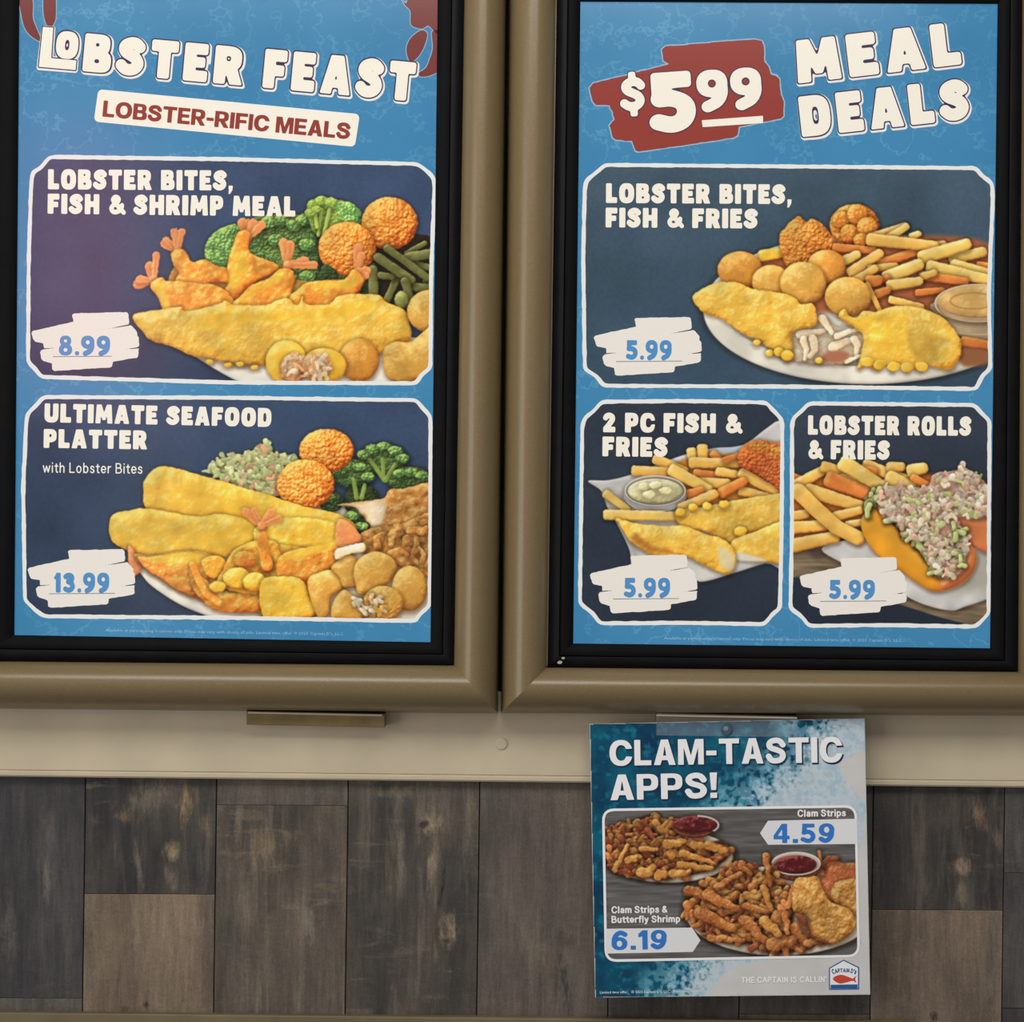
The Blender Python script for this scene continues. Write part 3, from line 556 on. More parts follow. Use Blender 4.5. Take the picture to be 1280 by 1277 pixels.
def plain(name, rgb, rough=.6, metal=0, spec=.5, bump=None, var=None):
    m, n, l, b = new_mat(name)
    b.inputs['Base Color'].default_value = lin(rgb) + (1,); b.inputs['Roughness'].default_value = rough
    b.inputs['Metallic'].default_value = metal; b.inputs['Specular IOR Level'].default_value = spec
    tc = n.new('ShaderNodeTexCoord')
    if var:
        t = n.new('ShaderNodeTexNoise'); t.inputs['Scale'].default_value = var[0]; t.inputs['Detail'].default_value = 6
        l.new(tc.outputs['Object'], t.inputs['Vector'])
        r = n.new('ShaderNodeValToRGB'); r.color_ramp.elements[0].position = .3; r.color_ramp.elements[1].position = .7
        r.color_ramp.elements[0].color = lin(tuple(c * (1 - var[1]) for c in rgb)) + (1,)
        r.color_ramp.elements[1].color = lin(tuple(min(255, c * (1 + var[1])) for c in rgb)) + (1,)
        l.new(t.outputs['Fac'], r.inputs[0]); l.new(r.outputs[0], b.inputs['Base Color'])
    if bump:
        t2 = n.new('ShaderNodeTexNoise'); t2.inputs['Scale'].default_value = bump[0]; t2.inputs['Detail'].default_value = 3
        l.new(tc.outputs['Object'], t2.inputs['Vector'])
        bp = n.new('ShaderNodeBump'); bp.inputs['Strength'].default_value = bump[1]; bp.inputs['Distance'].default_value = .001
        l.new(t2.outputs['Fac'], bp.inputs['Height']); l.new(bp.outputs[0], b.inputs['Normal'])
    return m

def poster_mat():
    m, n, l, b = new_mat('blue_chart_print'); tc = n.new('ShaderNodeTexCoord')
    t = n.new('ShaderNodeTexNoise'); t.inputs['Scale'].default_value = 13; t.inputs['Detail'].default_value = 4; t.inputs['Roughness'].default_value = .62
    l.new(tc.outputs['Object'], t.inputs['Vector'])
    s = n.new('ShaderNodeMath'); s.operation = 'MULTIPLY'; s.inputs[1].default_value = 6; l.new(t.outputs['Fac'], s.inputs[0])
    f = n.new('ShaderNodeMath'); f.operation = 'PINGPONG'; f.inputs[1].default_value = .5; l.new(s.outputs[0], f.inputs[0])
    r = n.new('ShaderNodeValToRGB'); e = r.color_ramp.elements; e[0].position = 0; e[1].position = .09
    e[0].color = lin((92, 158, 196)) + (1,); e[1].color = lin((68, 139, 184)) + (1,)
    l.new(f.outputs[0], r.inputs[0])
    t2 = n.new('ShaderNodeTexNoise'); t2.inputs['Scale'].default_value = 5; t2.inputs['Detail'].default_value = 5
    l.new(tc.outputs['Object'], t2.inputs['Vector'])
    mx = n.new('ShaderNodeMix'); mx.data_type = 'RGBA'; l.new(t2.outputs['Fac'], mx.inputs[0])
    mx.inputs[6].default_value = lin((56, 126, 172)) + (1,); l.new(r.outputs[0], mx.inputs[7])
    mr = n.new('ShaderNodeMapRange'); mr.inputs[1].default_value = .25; mr.inputs[2].default_value = .6; l.new(t2.outputs['Fac'], mr.inputs[0]); l.new(mr.outputs[0], mx.inputs[0])
    print_finish(n, l, b, mx.outputs[2], BACKLIT); return m

# ------------------------------------------------------------------ shapes from distance fields -> flat meshes
def sdf_mesh(name, F, x0, y0, st, d, mat, parent, label=None):
    """F: 2-D array, negative inside; node (j,i) is pixel x0+i*st, y0+j*st of the photograph; runs of full cells are merged"""
    H, W = F.shape; ins = F < 0; V = []; Q = []
    a = ins[:-1, :-1] & ins[:-1, 1:] & ins[1:, :-1] & ins[1:, 1:]
    anyc = (ins[:-1, :-1] | ins[:-1, 1:] | ins[1:, :-1] | ins[1:, 1:]) & ~a
    for j in range(H - 1):
        row = a[j]; 
        if row.any():
            e = np.diff(np.concatenate([[0], row.astype(int), [0]])); st_, en = np.where(e == 1)[0], np.where(e == -1)[0]
            for i0, i1 in zip(st_, en):
                k = len(V); V += [(i0, j), (i1, j), (i1, j + 1), (i0, j + 1)]; Q.append((k, k + 1, k + 2, k + 3))
    js, is_ = np.where(anyc)
    for j, i in zip(js.tolist(), is_.tolist()):
        c = ((i, j), (i + 1, j), (i + 1, j + 1), (i, j + 1)); v = [F[j, i], F[j, i + 1], F[j + 1, i + 1], F[j + 1, i]]
        p = []
        for k in range(4):
            k2 = (k + 1) % 4
            if v[k] < 0: p.append(c[k])
            if (v[k] < 0) != (v[k2] < 0):
                t = v[k] / (v[k] - v[k2]); p.append((c[k][0] + (c[k2][0] - c[k][0]) * t, c[k][1] + (c[k2][1] - c[k][1]) * t))
        if len(p) >= 3:
            k = len(V); V += p; Q.append(tuple(range(k, k + len(p))))
    A = np.array(V, float); pts = Pn(x0 + A[:, 0] * st, y0 + A[:, 1] * st, d)
    o = mesh_obj(name, pts.tolist(), [tuple(reversed(q)) for q in Q], mat, parent)
    if label: o['label'] = label
    return o
def grid(x0, y0, x1, y1, st):
    nx = int((x1 - x0) / st) + 2; ny = int((y1 - y0) / st) + 2
    return np.meshgrid(x0 + np.arange(nx) * st, y0 + np.arange(ny) * st)
def shape(name, pts, d, mat, parent, sm=False, off=0.0, st=.8, label=None, holes=(), rnd=0):
    Pp = smooth_poly(pts, 4) if sm else np.array(pts, float)
    x0, y0 = Pp.min(0) - 3 - off; x1, y1 = Pp.max(0) + 3 + off
    X, Y = grid(x0, y0, x1, y1, st); F = -poly_dist(X, Y, Pp) - off
    for h in holes: F = np.maximum(F, poly_dist(X, Y, np.array(h, float)))
    return sdf_mesh(name, F, x0, y0, st, d, mat, parent, label)

# ------------------------------------------------------------------ hand-cut display alphabet (y up, cap height 1)
# each glyph: width, solid pieces, cut-outs.  r = rounded box, e = super-ellipse, p = polygon, s = rounded brush path
T = .31
GL = {
 'A': (.86, [('p', [(.0,0),(.25,1),(.61,1),(.86,0),(.55,0),(.52,.17),(.34,.17),(.31,0)])], [('p', [(.385,.36),(.43,.62),(.475,.36)])]),
 'B': (.76, [('r',0,0,.42,1),('e',.02,.47,.70,1,3),('e',.02,0,.76,.56,3)], [('r',.30,.67,.42,.78),('r',.30,.23,.45,.35)]),
 'C': (.74, [('e',0,0,.80,1,2.6)], [('e',.30,.26,.60,.74,2.6),('p',[(.5,.40),(1,.44),(1,.62),(.5,.60)])]),
 'D': (.78, [('r',0,0,.40,1),('e',-.1,0,.78,1,2.8)], [('e',.31,.26,.49,.74,3),('p',[(-.2,-.1),(0,-.1),(0,1.1),(-.2,1.1)])]),
 'E': (.66, [('r',0,0,.32,1),('r',0,.72,.64,1),('r',0,.375,.58,.635),('r',0,0,.66,.28)], []),
 'F': (.64, [('r',0,0,.32,1),('r',0,.71,.64,1),('r',0,.33,.58,.60)], []),
 'H': (.80, [('r',0,0,.31,1),('r',.49,0,.80,1),('r',.1,.36,.7,.64)], []),
 'I': (.33, [('r',0,0,.33,1)], []),
 'L': (.62, [('r',0,0,.32,1),('r',0,0,.62,.29)], []),
 'M': (.98, [('p',[(0,0),(.06,1),(.34,1),(.49,.56),(.64,1),(.92,1),(.98,0),(.69,0),(.67,.46),(.57,.18),(.41,.18),(.31,.46),(.29,0)])], []),
 'N': (.82, [('r',0,0,.3,1),('r',.52,0,.82,1),('p',[(0,1),(.3,1),(.82,0),(.52,0)])], []),
 'O': (.84, [('e',0,-.01,.84,1.01,2.6)], [('e',.325,.27,.515,.73,2.6)]),
 'P': (.72, [('r',0,0,.32,1),('r',0,.3,.4,1),('e',-.1,.30,.72,1,2.8)], [('r',.31,.57,.44,.74),('p',[(-.2,-.1),(0,-.1),(0,1.1),(-.2,1.1)])]),
 'R': (.78, [('r',0,0,.32,1),('r',0,.36,.4,1),('e',-.1,.36,.74,1,2.8),('p',[(.30,.5),(.62,.46),(.80,0),(.46,0),(.32,.34)])], [('r',.31,.60,.45,.75),('p',[(-.2,-.1),(0,-.1),(0,1.1),(-.2,1.1)])]),
 'S': (.74, [('s',[(.60,.76),(.50,.845),(.36,.86),(.21,.80),(.16,.70),(.22,.60),(.38,.52),(.53,.43),(.58,.30),(.50,.185),(.36,.14),(.22,.16),(.11,.25)],.145)], []),
 'T': (.74, [('r',0,.71,.74,1),('r',.21,0,.53,1)], []),
 'U': (.80, [('r',0,.3,.31,1),('r',.49,.3,.80,1),('e',0,-.01,.80,.75,2.6)], [('p',[(.31,1.2),(.31,.38),(.36,.28),(.44,.28),(.49,.38),(.49,1.2)])]),
 '&': (.86, [('s',[(.82,.10),(.58,.34),(.26,.66),(.24,.78),(.34,.87),(.47,.85),(.54,.75),(.46,.62),(.20,.42),(.14,.28),(.22,.15),(.38,.12),(.56,.18),(.70,.34),(.72,.46)],.115)], []),
 ',': (.22, [('p',[(.0,.24),(.24,.24),(.22,.02),(.08,-.18),(.0,-.18),(.02,.0)])], []),
 '.': (.24, [('e',.02,0,.24,.22,2.5)], []),
 '1': (.42, [('r',.12,0,.40,1),('p',[(-.02,.72),(.20,1),(.34,1),(.30,.68),(.12,.66)])], []),
 '2': (.68, [('s',[(.15,.74),(.22,.83),(.36,.86),(.50,.79),(.52,.66),(.42,.50),(.16,.18)],.14),('r',.02,0,.68,.28)], []),
 '3': (.66, [('s',[(.13,.80),(.28,.87),(.44,.84),(.50,.72),(.43,.59),(.28,.54)],.13),('s',[(.28,.54),(.46,.48),(.53,.32),(.45,.17),(.28,.12),(.12,.19)],.13)], []),
 '5': (.66, [('r',.05,.74,.62,1),('r',.05,.48,.31,.95),('s',[(.16,.56),(.34,.56),(.50,.47),(.53,.32),(.46,.18),(.30,.125),(.12,.18)],.13)], []),
 '8': (.68, [('e',.05,.46,.63,1.01,2.3),('e',.0,-.01,.68,.58,2.3)], [('e',.255,.66,.425,.82,2),('e',.24,.18,.44,.38,2)]),
 '9': (.68, [('e',0,.34,.68,1.01,2.3),('s',[(.54,.66),(.54,.42),(.44,.22),(.22,.10)],.135)], [('e',.24,.56,.44,.78,2)]),
 '$': (.74, [('s',[(.62,.74),(.52,.84),(.36,.86),(.21,.80),(.16,.70),(.22,.60),(.38,.52),(.53,.43),(.58,.30),(.50,.185),(.36,.14),(.22,.16),(.10,.24)],.12),('r',.27,-.14,.47,.2),('r',.27,.8,.47,1.14)], []),
}
# a plain heavy grotesque for the subtitle and the card
GG = {
 'A': (.80, [('p', [(0,0),(.27,1),(.53,1),(.80,0),(.56,0),(.50,.19),(.30,.19),(.24,0)])], [('p', [(.345,.37),(.40,.74),(.455,.37)])]),
 'B': (.74, [('r',0,0,.42,1),('e',-.1,.46,.69,1,3.2),('e',-.1,0,.74,.55,3.2)], [('r',.225,.61,.43,.82),('e',.3,.61,.475,.82,2.4),('r',.225,.18,.44,.42),('e',.3,.18,.51,.42,2.4),('p',[(-.2,-.1),(0,-.1),(0,1.1),(-.2,1.1)])]),
 'C': (.82, [('e',0,-.01,.84,1.01,2.25)], [('e',.235,.2,.62,.8,2.2),('p',[(.5,.37),(1,.34),(1,.67),(.5,.64)])]),
 'E': (.66, [('r',0,0,.225,1),('r',0,.8,.64,1),('r',0,.41,.60,.60),('r',0,0,.66,.2)], []),
 'F': (.64, [('r',0,0,.225,1),('r',0,.8,.64,1),('r',0,.39,.58,.58)], []),
 'I': (.225, [('r',0,0,.225,1)], []),
 'L': (.62, [('r',0,0,.225,1),('r',0,0,.62,.2)], []),
 'M': (.94, [('p',[(0,0),(0,1),(.31,1),(.47,.36),(.63,1),(.94,1),(.94,0),(.73,0),(.73,.66),(.56,0),(.38,0),(.21,.66),(.21,0)])], []),
 'O': (.88, [('e',0,-.01,.88,1.01,2.25)], [('e',.235,.2,.645,.8,2.2)]),
 'P': (.72, [('r',0,0,.225,1),('r',0,.34,.42,1),('e',-.1,.34,.72,1,3)], [('r',.225,.53,.42,.82),('e',.3,.53,.49,.82,2.4),('p',[(-.2,-.1),(0,-.1),(0,1.1),(-.2,1.1)])]),
 'R': (.76, [('r',0,0,.225,1),('r',0,.37,.42,1),('e',-.1,.37,.73,1,3),('p',[(.24,.46),(.50,.46),(.77,0),(.51,0),(.28,.38)])], [('r',.225,.55,.42,.82),('e',.3,.55,.50,.82,2.4),('p',[(-.2,-.1),(0,-.1),(0,1.1),(-.2,1.1)])]),
 'S': (.74, [('s',[(.62,.72),(.52,.86),(.36,.90),(.19,.85),(.125,.72),(.20,.60),(.38,.53),(.55,.45),(.62,.30),(.54,.15),(.37,.10),(.20,.13),(.10,.28)],.11)], []),
 'T': (.74, [('r',0,.8,.74,1),('r',.26,0,.485,1)], []),
 '-': (.38, [('r',0,.35,.38,.54)], []),
 '!': (.25, [('p',[(0,1),(.25,1),(.21,.31),(.04,.31)]),('r',.01,0,.24,.21)], []),
 '1': (.42, [('r',.18,0,.42,1),('p',[(.0,.64),(.0,.82),(.2,1),(.3,1),(.3,.72)])], []),
 '4': (.74, [('p',[(0,.2),(0,.39),(.38,1),(.63,1),(.63,.38),(.74,.38),(.74,.2),(.63,.2),(.63,0),(.40,0),(.40,.2)])], [('p',[(.19,.38),(.40,.73),(.40,.38)])]),
 '5': (.70, [('r',.08,.8,.65,1),('p',[(.10,1),(.31,1),(.28,.46),(.05,.46)]),('s',[(.16,.54),(.32,.58),(.50,.52),(.585,.34),(.51,.17),(.34,.105),(.11,.19)],.11)], []),
 '6': (.72, [('e',0,-.01,.72,.66,2.2),('s',[(.12,.32),(.14,.6),(.26,.81),(.44,.89),(.62,.79)],.115)], [('e',.235,.16,.485,.48,2.1)]),
 '9': (.72, [('e',0,.34,.72,1.01,2.2),('s',[(.60,.68),(.58,.4),(.46,.19),(.28,.11),(.10,.21)],.115)], [('e',.235,.52,.485,.84,2.1)]),
 '.': (.24, [('r',0,0,.24,.21)], []),
}
# small sentence lettering, drawn with a round pen of the given radius
def pen(r):
    ring = lambda cx: [(cx + .20 * math.sin(a * math.pi / 5), .355 + .31 * math.cos(a * math.pi / 5)) for a in range(11)]
    G = {'C': (.72, [[(.64,.76),(.52,.92),(.36,.95),(.16,.82),(.08,.5),(.16,.18),(.36,.05),(.52,.08),(.64,.24)]]),
     'S': (.62, [[(.53,.76),(.42,.92),(.28,.95),(.12,.87),(.09,.72),(.2,.58),(.4,.48),(.54,.32),(.48,.12),(.3,.05),(.14,.1),(.06,.26)]]),
     'L': (.55, [[(.08,.95),(.08,.06)],[(.08,.06),(.50,.06)]]), 'B': (.64, [[(.08,.05),(.08,.95)],[(.08,.94),(.36,.94),(.50,.82),(.49,.63),(.36,.53),(.08,.53)],[(.36,.53),(.56,.43),(.57,.18),(.4,.06),(.08,.06)]]),
     'a': (.50, [[(.10,.56),(.24,.67),(.38,.63),(.42,.5),(.42,.06)],[(.42,.40),(.2,.36),(.08,.22),(.16,.07),(.32,.08),(.42,.22)]]), 'b': (.54, [[(.08,.05),(.08,.95)], ring(.27)]),
     'e': (.52, [[(.09,.37),(.47,.37),(.42,.57),(.27,.67),(.12,.58),(.07,.36),(.13,.13),(.29,.05),(.45,.16)]]), 'f': (.34, [[(.33,.94),(.21,.92),(.17,.78),(.17,.05)],[(.03,.64),(.32,.64)]]),
     'h': (.52, [[(.08,.05),(.08,.95)],[(.08,.44),(.2,.63),(.36,.65),(.44,.5),(.44,.05)]]), 'i': (.16, [[(.08,.05),(.08,.66)],[(.08,.90),(.08,.94)]]), 'l': (.16, [[(.08,.05),(.08,.95)]]),
     'm': (.82, [[(.08,.05),(.08,.66)],[(.08,.44),(.18,.63),(.32,.65),(.41,.5),(.41,.05)],[(.41,.44),(.51,.63),(.65,.65),(.74,.5),(.74,.05)]]), 'o': (.54, [ring(.27)]), 'p': (.54, [[(.08,-.22),(.08,.66)], ring(.27)]),
     'r': (.34, [[(.08,.05),(.08,.66)],[(.08,.42),(.18,.62),(.32,.65)]]), 's': (.46, [[(.39,.55),(.24,.67),(.10,.58),(.12,.43),(.36,.31),(.39,.14),(.23,.05),(.06,.15)]]),
     't': (.34, [[(.17,.84),(.17,.2),(.23,.06),(.32,.07)],[(.03,.64),(.32,.64)]]), 'u': (.52, [[(.08,.66),(.08,.22),(.18,.05),(.34,.08),(.44,.26)],[(.44,.66),(.44,.05)]]),
     'w': (.72, [[(.04,.66),(.2,.06)],[(.2,.06),(.36,.62)],[(.36,.62),(.52,.06)],[(.52,.06),(.68,.66)]]), 'y': (.50, [[(.05,.66),(.25,.08)],[(.45,.66),(.22,-.1),(.08,-.2)]]),
     '&': (.66, [[(.60,.06),(.38,.34),(.18,.66),(.20,.86),(.34,.93),(.44,.82),(.38,.64),(.12,.40),(.08,.2),(.2,.06),(.38,.08),(.54,.34)]]),
     'T': (.62, [[(.04,.94),(.58,.94)],[(.31,.94),(.31,.05)]]), 'H': (.62, [[(.08,.05),(.08,.95)],[(.54,.05),(.54,.95)],[(.08,.5),(.54,.5)]]), 'E': (.54, [[(.08,.05),(.08,.95)],[(.08,.94),(.5,.94)],[(.08,.5),(.46,.5)],[(.08,.06),(.5,.06)]]),
     'A': (.68, [[(.04,.05),(.34,.95)],[(.34,.95),(.64,.05)],[(.16,.32),(.52,.32)]]), 'P': (.58, [[(.08,.05),(.08,.95)],[(.08,.94),(.38,.94),(.52,.8),(.5,.56),(.36,.46),(.08,.46)]]),
     'I': (.16, [[(.08,.05),(.08,.95)]]), 'N': (.64, [[(.08,.05),(.08,.95)],[(.08,.95),(.56,.05)],[(.56,.05),(.56,.95)]]), "'": (.12, [[(.06,.74),(.06,.95)]]),
     'D': (.66, [[(.08,.05),(.08,.95)],[(.08,.94),(.36,.92),(.56,.72),(.56,.28),(.36,.08),(.08,.06)]])}
    return {k: (w, [('s', st, r) for st in ss], []) for k, (w, ss) in G.items()}
PEN = pen(.055); PENB = pen(.088)
def gsdf(ch, u, v, rd=.045, AL=None):
    w, add, sub = (AL or GL)[ch]
    if AL is GG: rd = .015
    F = np.full(u.shape, 9.0)
    def prim(p):
        if p[0] == 'r':
            cx, cy = (p[1] + p[3]) / 2, (p[2] + p[4]) / 2; hx, hy = abs(p[3] - p[1]) / 2, abs(p[4] - p[2]) / 2; r = min(rd, hx * .9, hy * .9)
            qx = np.abs(u - cx) - hx + r; qy = np.abs(v - cy) - hy + r
            return np.hypot(np.maximum(qx, 0), np.maximum(qy, 0)) + np.minimum(np.maximum(qx, qy), 0) - r
        if p[0] == 'e':
            cx, cy = (p[1] + p[3]) / 2, (p[2] + p[4]) / 2; hx, hy = (p[3] - p[1]) / 2, (p[4] - p[2]) / 2; k = p[5]
            e = (np.abs((u - cx) / hx) ** k + np.abs((v - cy) / hy) ** k) ** (1 / k); return (e - 1) * min(hx, hy)
        if p[0] == 'p': 
            A = np.array(p[1]); c = A.mean(0); return -poly_dist(u, v, A) + .0
        if p[0] == 's':
            A = smooth_open(p[1]); best = np.full(u.shape, 9.0)
            for i in range(len(A) - 1):
                ax, ay = A[i]; dx, dy = A[i + 1][0] - ax, A[i + 1][1] - ay
                t = np.clip(((u - ax) * dx + (v - ay) * dy) / (dx * dx + dy * dy + 1e-9), 0, 1)
                best = np.minimum(best, np.hypot(u - ax - t * dx, v - ay - t * dy))
            return best - p[2]
    for p in add: F = np.minimum(F, prim(p))
    for p in sub: F = np.maximum(F, -prim(p))
    return F
def smooth_open(pts, n=3):
    p = [np.array(q, float) for q in pts]; p = [2 * p[0] - p[1]] + p + [2 * p[-1] - p[-2]]; out = []
    for i in range(1, len(p) - 2):
        for k in range(n):
            t = k / n; out.append(.5 * ((2 * p[i]) + (-p[i - 1] + p[i + 1]) * t + (2 * p[i - 1] - 5 * p[i] + 4 * p[i + 1] - p[i + 2]) * t * t + (-p[i - 1] + 3 * p[i] - 3 * p[i + 1] + p[i + 2]) * t ** 3))
    out.append(p[-2]); return out

def letters(name, text, bl, br, cap, d, parent, layers, st=.6, gap=.10, space=.42, lean=0.0, AL=None):
    """text from bottom-left bl to bottom-right br; layers: [(grow_px, dx, dy, material, extra_depth)]"""
    ang = math.atan2(br[1] - bl[1], br[0] - bl[0]); L = math.hypot(br[0] - bl[0], br[1] - bl[1])
    adv = []; x = 0
    for ch in text:
        if ch == ' ': x += space; continue
        adv.append((ch, x)); x += (AL or GL)[ch][0] + (gap if ch not in '.,' else gap * .8)
    total = x - gap; sx = L / total; c, s = math.cos(ang), math.sin(ang); m = 6
    cor = [(bl[0] + a * c + b * s, bl[1] + a * s - b * c) for a in (-m, L + m) for b in (-cap * .25 - m, cap * 1.2 + m)]
    x0 = min(q[0] for q in cor); x1 = max(q[0] for q in cor); y0 = min(q[1] for q in cor); y1 = max(q[1] for q in cor)
    X, Y = grid(x0, y0, x1, y1, st); F = np.full(X.shape, 12.0)
    for ch, ox in adv:
        u = ((X - bl[0]) * c + (Y - bl[1]) * s); v = (-(Y - bl[1]) * c + (X - bl[0]) * s)
        uu = (u - v * lean) / sx - ox; vv = v / cap
        w = (AL or GL)[ch][0]; k = (uu > -.5) & (uu < w + .5) & (vv > -.6) & (vv < 1.6)
        js = np.where(k.any(1))[0]; iz = np.where(k.any(0))[0]
        if not len(js) or not len(iz): continue
        sl = (slice(js[0], js[-1] + 1), slice(iz[0], iz[-1] + 1))
        F[sl] = np.minimum(F[sl], gsdf(ch, uu[sl], vv[sl], AL=AL) * min(sx, cap))
    if AL is None:
        k = max(1, int(round(cap * .03 / st)))
        for _ in range(1):
            Z = np.cumsum(np.pad(F, ((k + 1, k), (0, 0)), mode='edge'), 0); F = (Z[2 * k + 1:] - Z[:-2 * k - 1]) / (2 * k + 1)
            Z = np.cumsum(np.pad(F, ((0, 0), (k + 1, k)), mode='edge'), 1); F = (Z[:, 2 * k + 1:] - Z[:, :-2 * k - 1]) / (2 * k + 1)
    top = None
    for grow, dx, dy, mat, e in layers:
        top = sdf_mesh(name, F - grow, x0 + dx, y0 + dy, st, d + e, mat, parent)
    return top

def ptext(name, text, bl, br, cap, d, mat, parent, bold=0.0, res=2, track=1.0):
    """grotesque lettering from Blender's built-in face, laid flat between two baseline pixels"""
    cu = bpy.data.curves.new(name, 'FONT'); cu.body = text; cu.size = 1; cu.offset = bold; cu.resolution_u = res; cu.space_character = track
    o = bpy.data.objects.new(name, cu); SC.collection.objects.link(o); bpy.context.view_layer.update()
    me = bpy.data.meshes.new_from_object(o.evaluated_get(bpy.context.evaluated_depsgraph_get())); bpy.data.objects.remove(o)
    co = np.zeros(len(me.vertices) * 3); me.vertices.foreach_get('co', co); co = co.reshape(-1, 3)
    xa, xb = co[:, 0].min(), co[:, 0].max(); capu = CAPU + bold
    ang = math.atan2(br[1] - bl[1], br[0] - bl[0]); L = math.hypot(br[0] - bl[0], br[1] - bl[1]); c, s = math.cos(ang), math.sin(ang)
    u = (co[:, 0] - xa) / (xb - xa) * L; v = (co[:, 1] + bold * .5) / capu * cap
    pts = Pn(bl[0] + u * c + v * s, bl[1] + u * s - v * c, d)
    f = [tuple(p.vertices) for p in me.polygons]
    return mesh_obj(name, pts.tolist(), f, mat, parent)
CAPU = .7

def canvas_mesh(name, c, pts, d, mat, parent, label=None, inset=0.0):
    """the colour grid of a printed photograph as a flat sheet cut to the outline"""
    if pts is None: keep = np.ones((c.H - 1, c.W - 1), bool)
    else:
        cx = (c.X[:-1, :-1] + c.X[1:, 1:]) / 2; cy = (c.Y[:-1, :-1] + c.Y[1:, 1:]) / 2
        keep = poly_dist(cx, cy, np.array(pts, float)) > inset
    jj, ii = np.where(keep); a = jj * c.W + ii; q = np.stack([a, a + c.W, a + c.W + 1, a + 1], 1)
    used, inv = np.unique(q, return_inverse=True); q = inv.reshape(-1, 4)
    co = Pn(c.X.ravel()[used], c.Y.ravel()[used], d); o_ = co.mean(0); co = co - o_
    me = bpy.data.meshes.new(name); me.vertices.add(len(co)); me.vertices.foreach_set('co', co.ravel())
    me.loops.add(q.size); me.loops.foreach_set('vertex_index', q.ravel().astype(np.int32))
    me.polygons.add(len(q)); me.polygons.foreach_set('loop_start', np.arange(0, q.size, 4, dtype=np.int32))
    me.update(calc_edges=True)
    at = me.color_attributes.new('ink', 'FLOAT_COLOR', 'POINT')
    rgb = lin_np(np.clip(c.rgb.reshape(-1, 3)[used], 0, 1)); at.data.foreach_set('color', np.concatenate([rgb, np.ones((len(rgb), 1))], 1).ravel())
    me.materials.append(mat); o = bpy.data.objects.new(name, me); SC.collection.objects.link(o); o.location = o_
    hang(o, o_, parent)
    if label: o['label'] = label
    return o

# ------------------------------------------------------------------ solid helpers
def slab(name, quad, d0, d1, mat, parent=None, bev=0.0):
    """a board whose face has the four photographed corners (tl, tr, br, bl), from depth d0 to face depth d1, arrised edges"""
    tl, tr, br, bl = [P(x, y, d1) for x, y in quad]; k = bev; dd = Vector((0, 1, 0)) * (d1 - d0)
    cen = (tl + tr + br + bl) / 4
    def ins(p): return p + Vector((math.copysign(k, cen.x - p.x), 0, math.copysign(k, cen.z - p.z)))
    F = [ins(p) for p in (tl, tr, br, bl)]; E = [p + Vector((0, k, 0)) for p in (tl, tr, br, bl)]; B = [p + dd for p in (tl, tr, br, bl)]
    V = F + E + B; Q = [(0, 3, 2, 1)]
    for i in range(4):
        j = (i + 1) % 4; Q += [(i, j, 4 + j, 4 + i), (4 + i, 4 + j, 8 + j, 8 + i)]
    Q.append((8, 9, 10, 11))
    return mesh_obj(name, V, Q, mat, parent)

def rail(name, ao, bo, ai, bi, prof, mat, parent):
    """frame moulding: outer edge ao-bo and inner edge ai-bi (pixels at the depth of each profile point), prof = [(t across, depth)]"""
    V = []; Q = []; n = len(prof)
    for (o_, i_) in ((ao, ai), (bo, bi)):
        for t, dp in prof: V.append(P(o_[0] + (i_[0] - o_[0]) * t, o_[1] + (i_[1] - o_[1]) * t, dp))
    for k in range(n - 1): Q.append((k, k + 1, n + k + 1, n + k))
    V += V[:2 * n]; m = 2 * n      # the back and the mitred ends get corners of their own so that the face stays smooth
    Q.append((m, m + n, m + 2 * n - 1, m + n - 1)); V += V[:2 * n]; m += 2 * n; Q.append(tuple(range(m + n - 1, m - 1, -1))); Q.append(tuple(range(m + n, m + 2 * n)))
    o = mesh_obj(name, V, Q, mat, parent)
    o.data.polygons.foreach_set('use_smooth', [i < n - 1 for i in range(len(o.data.polygons))])
    o.data.update(); return o

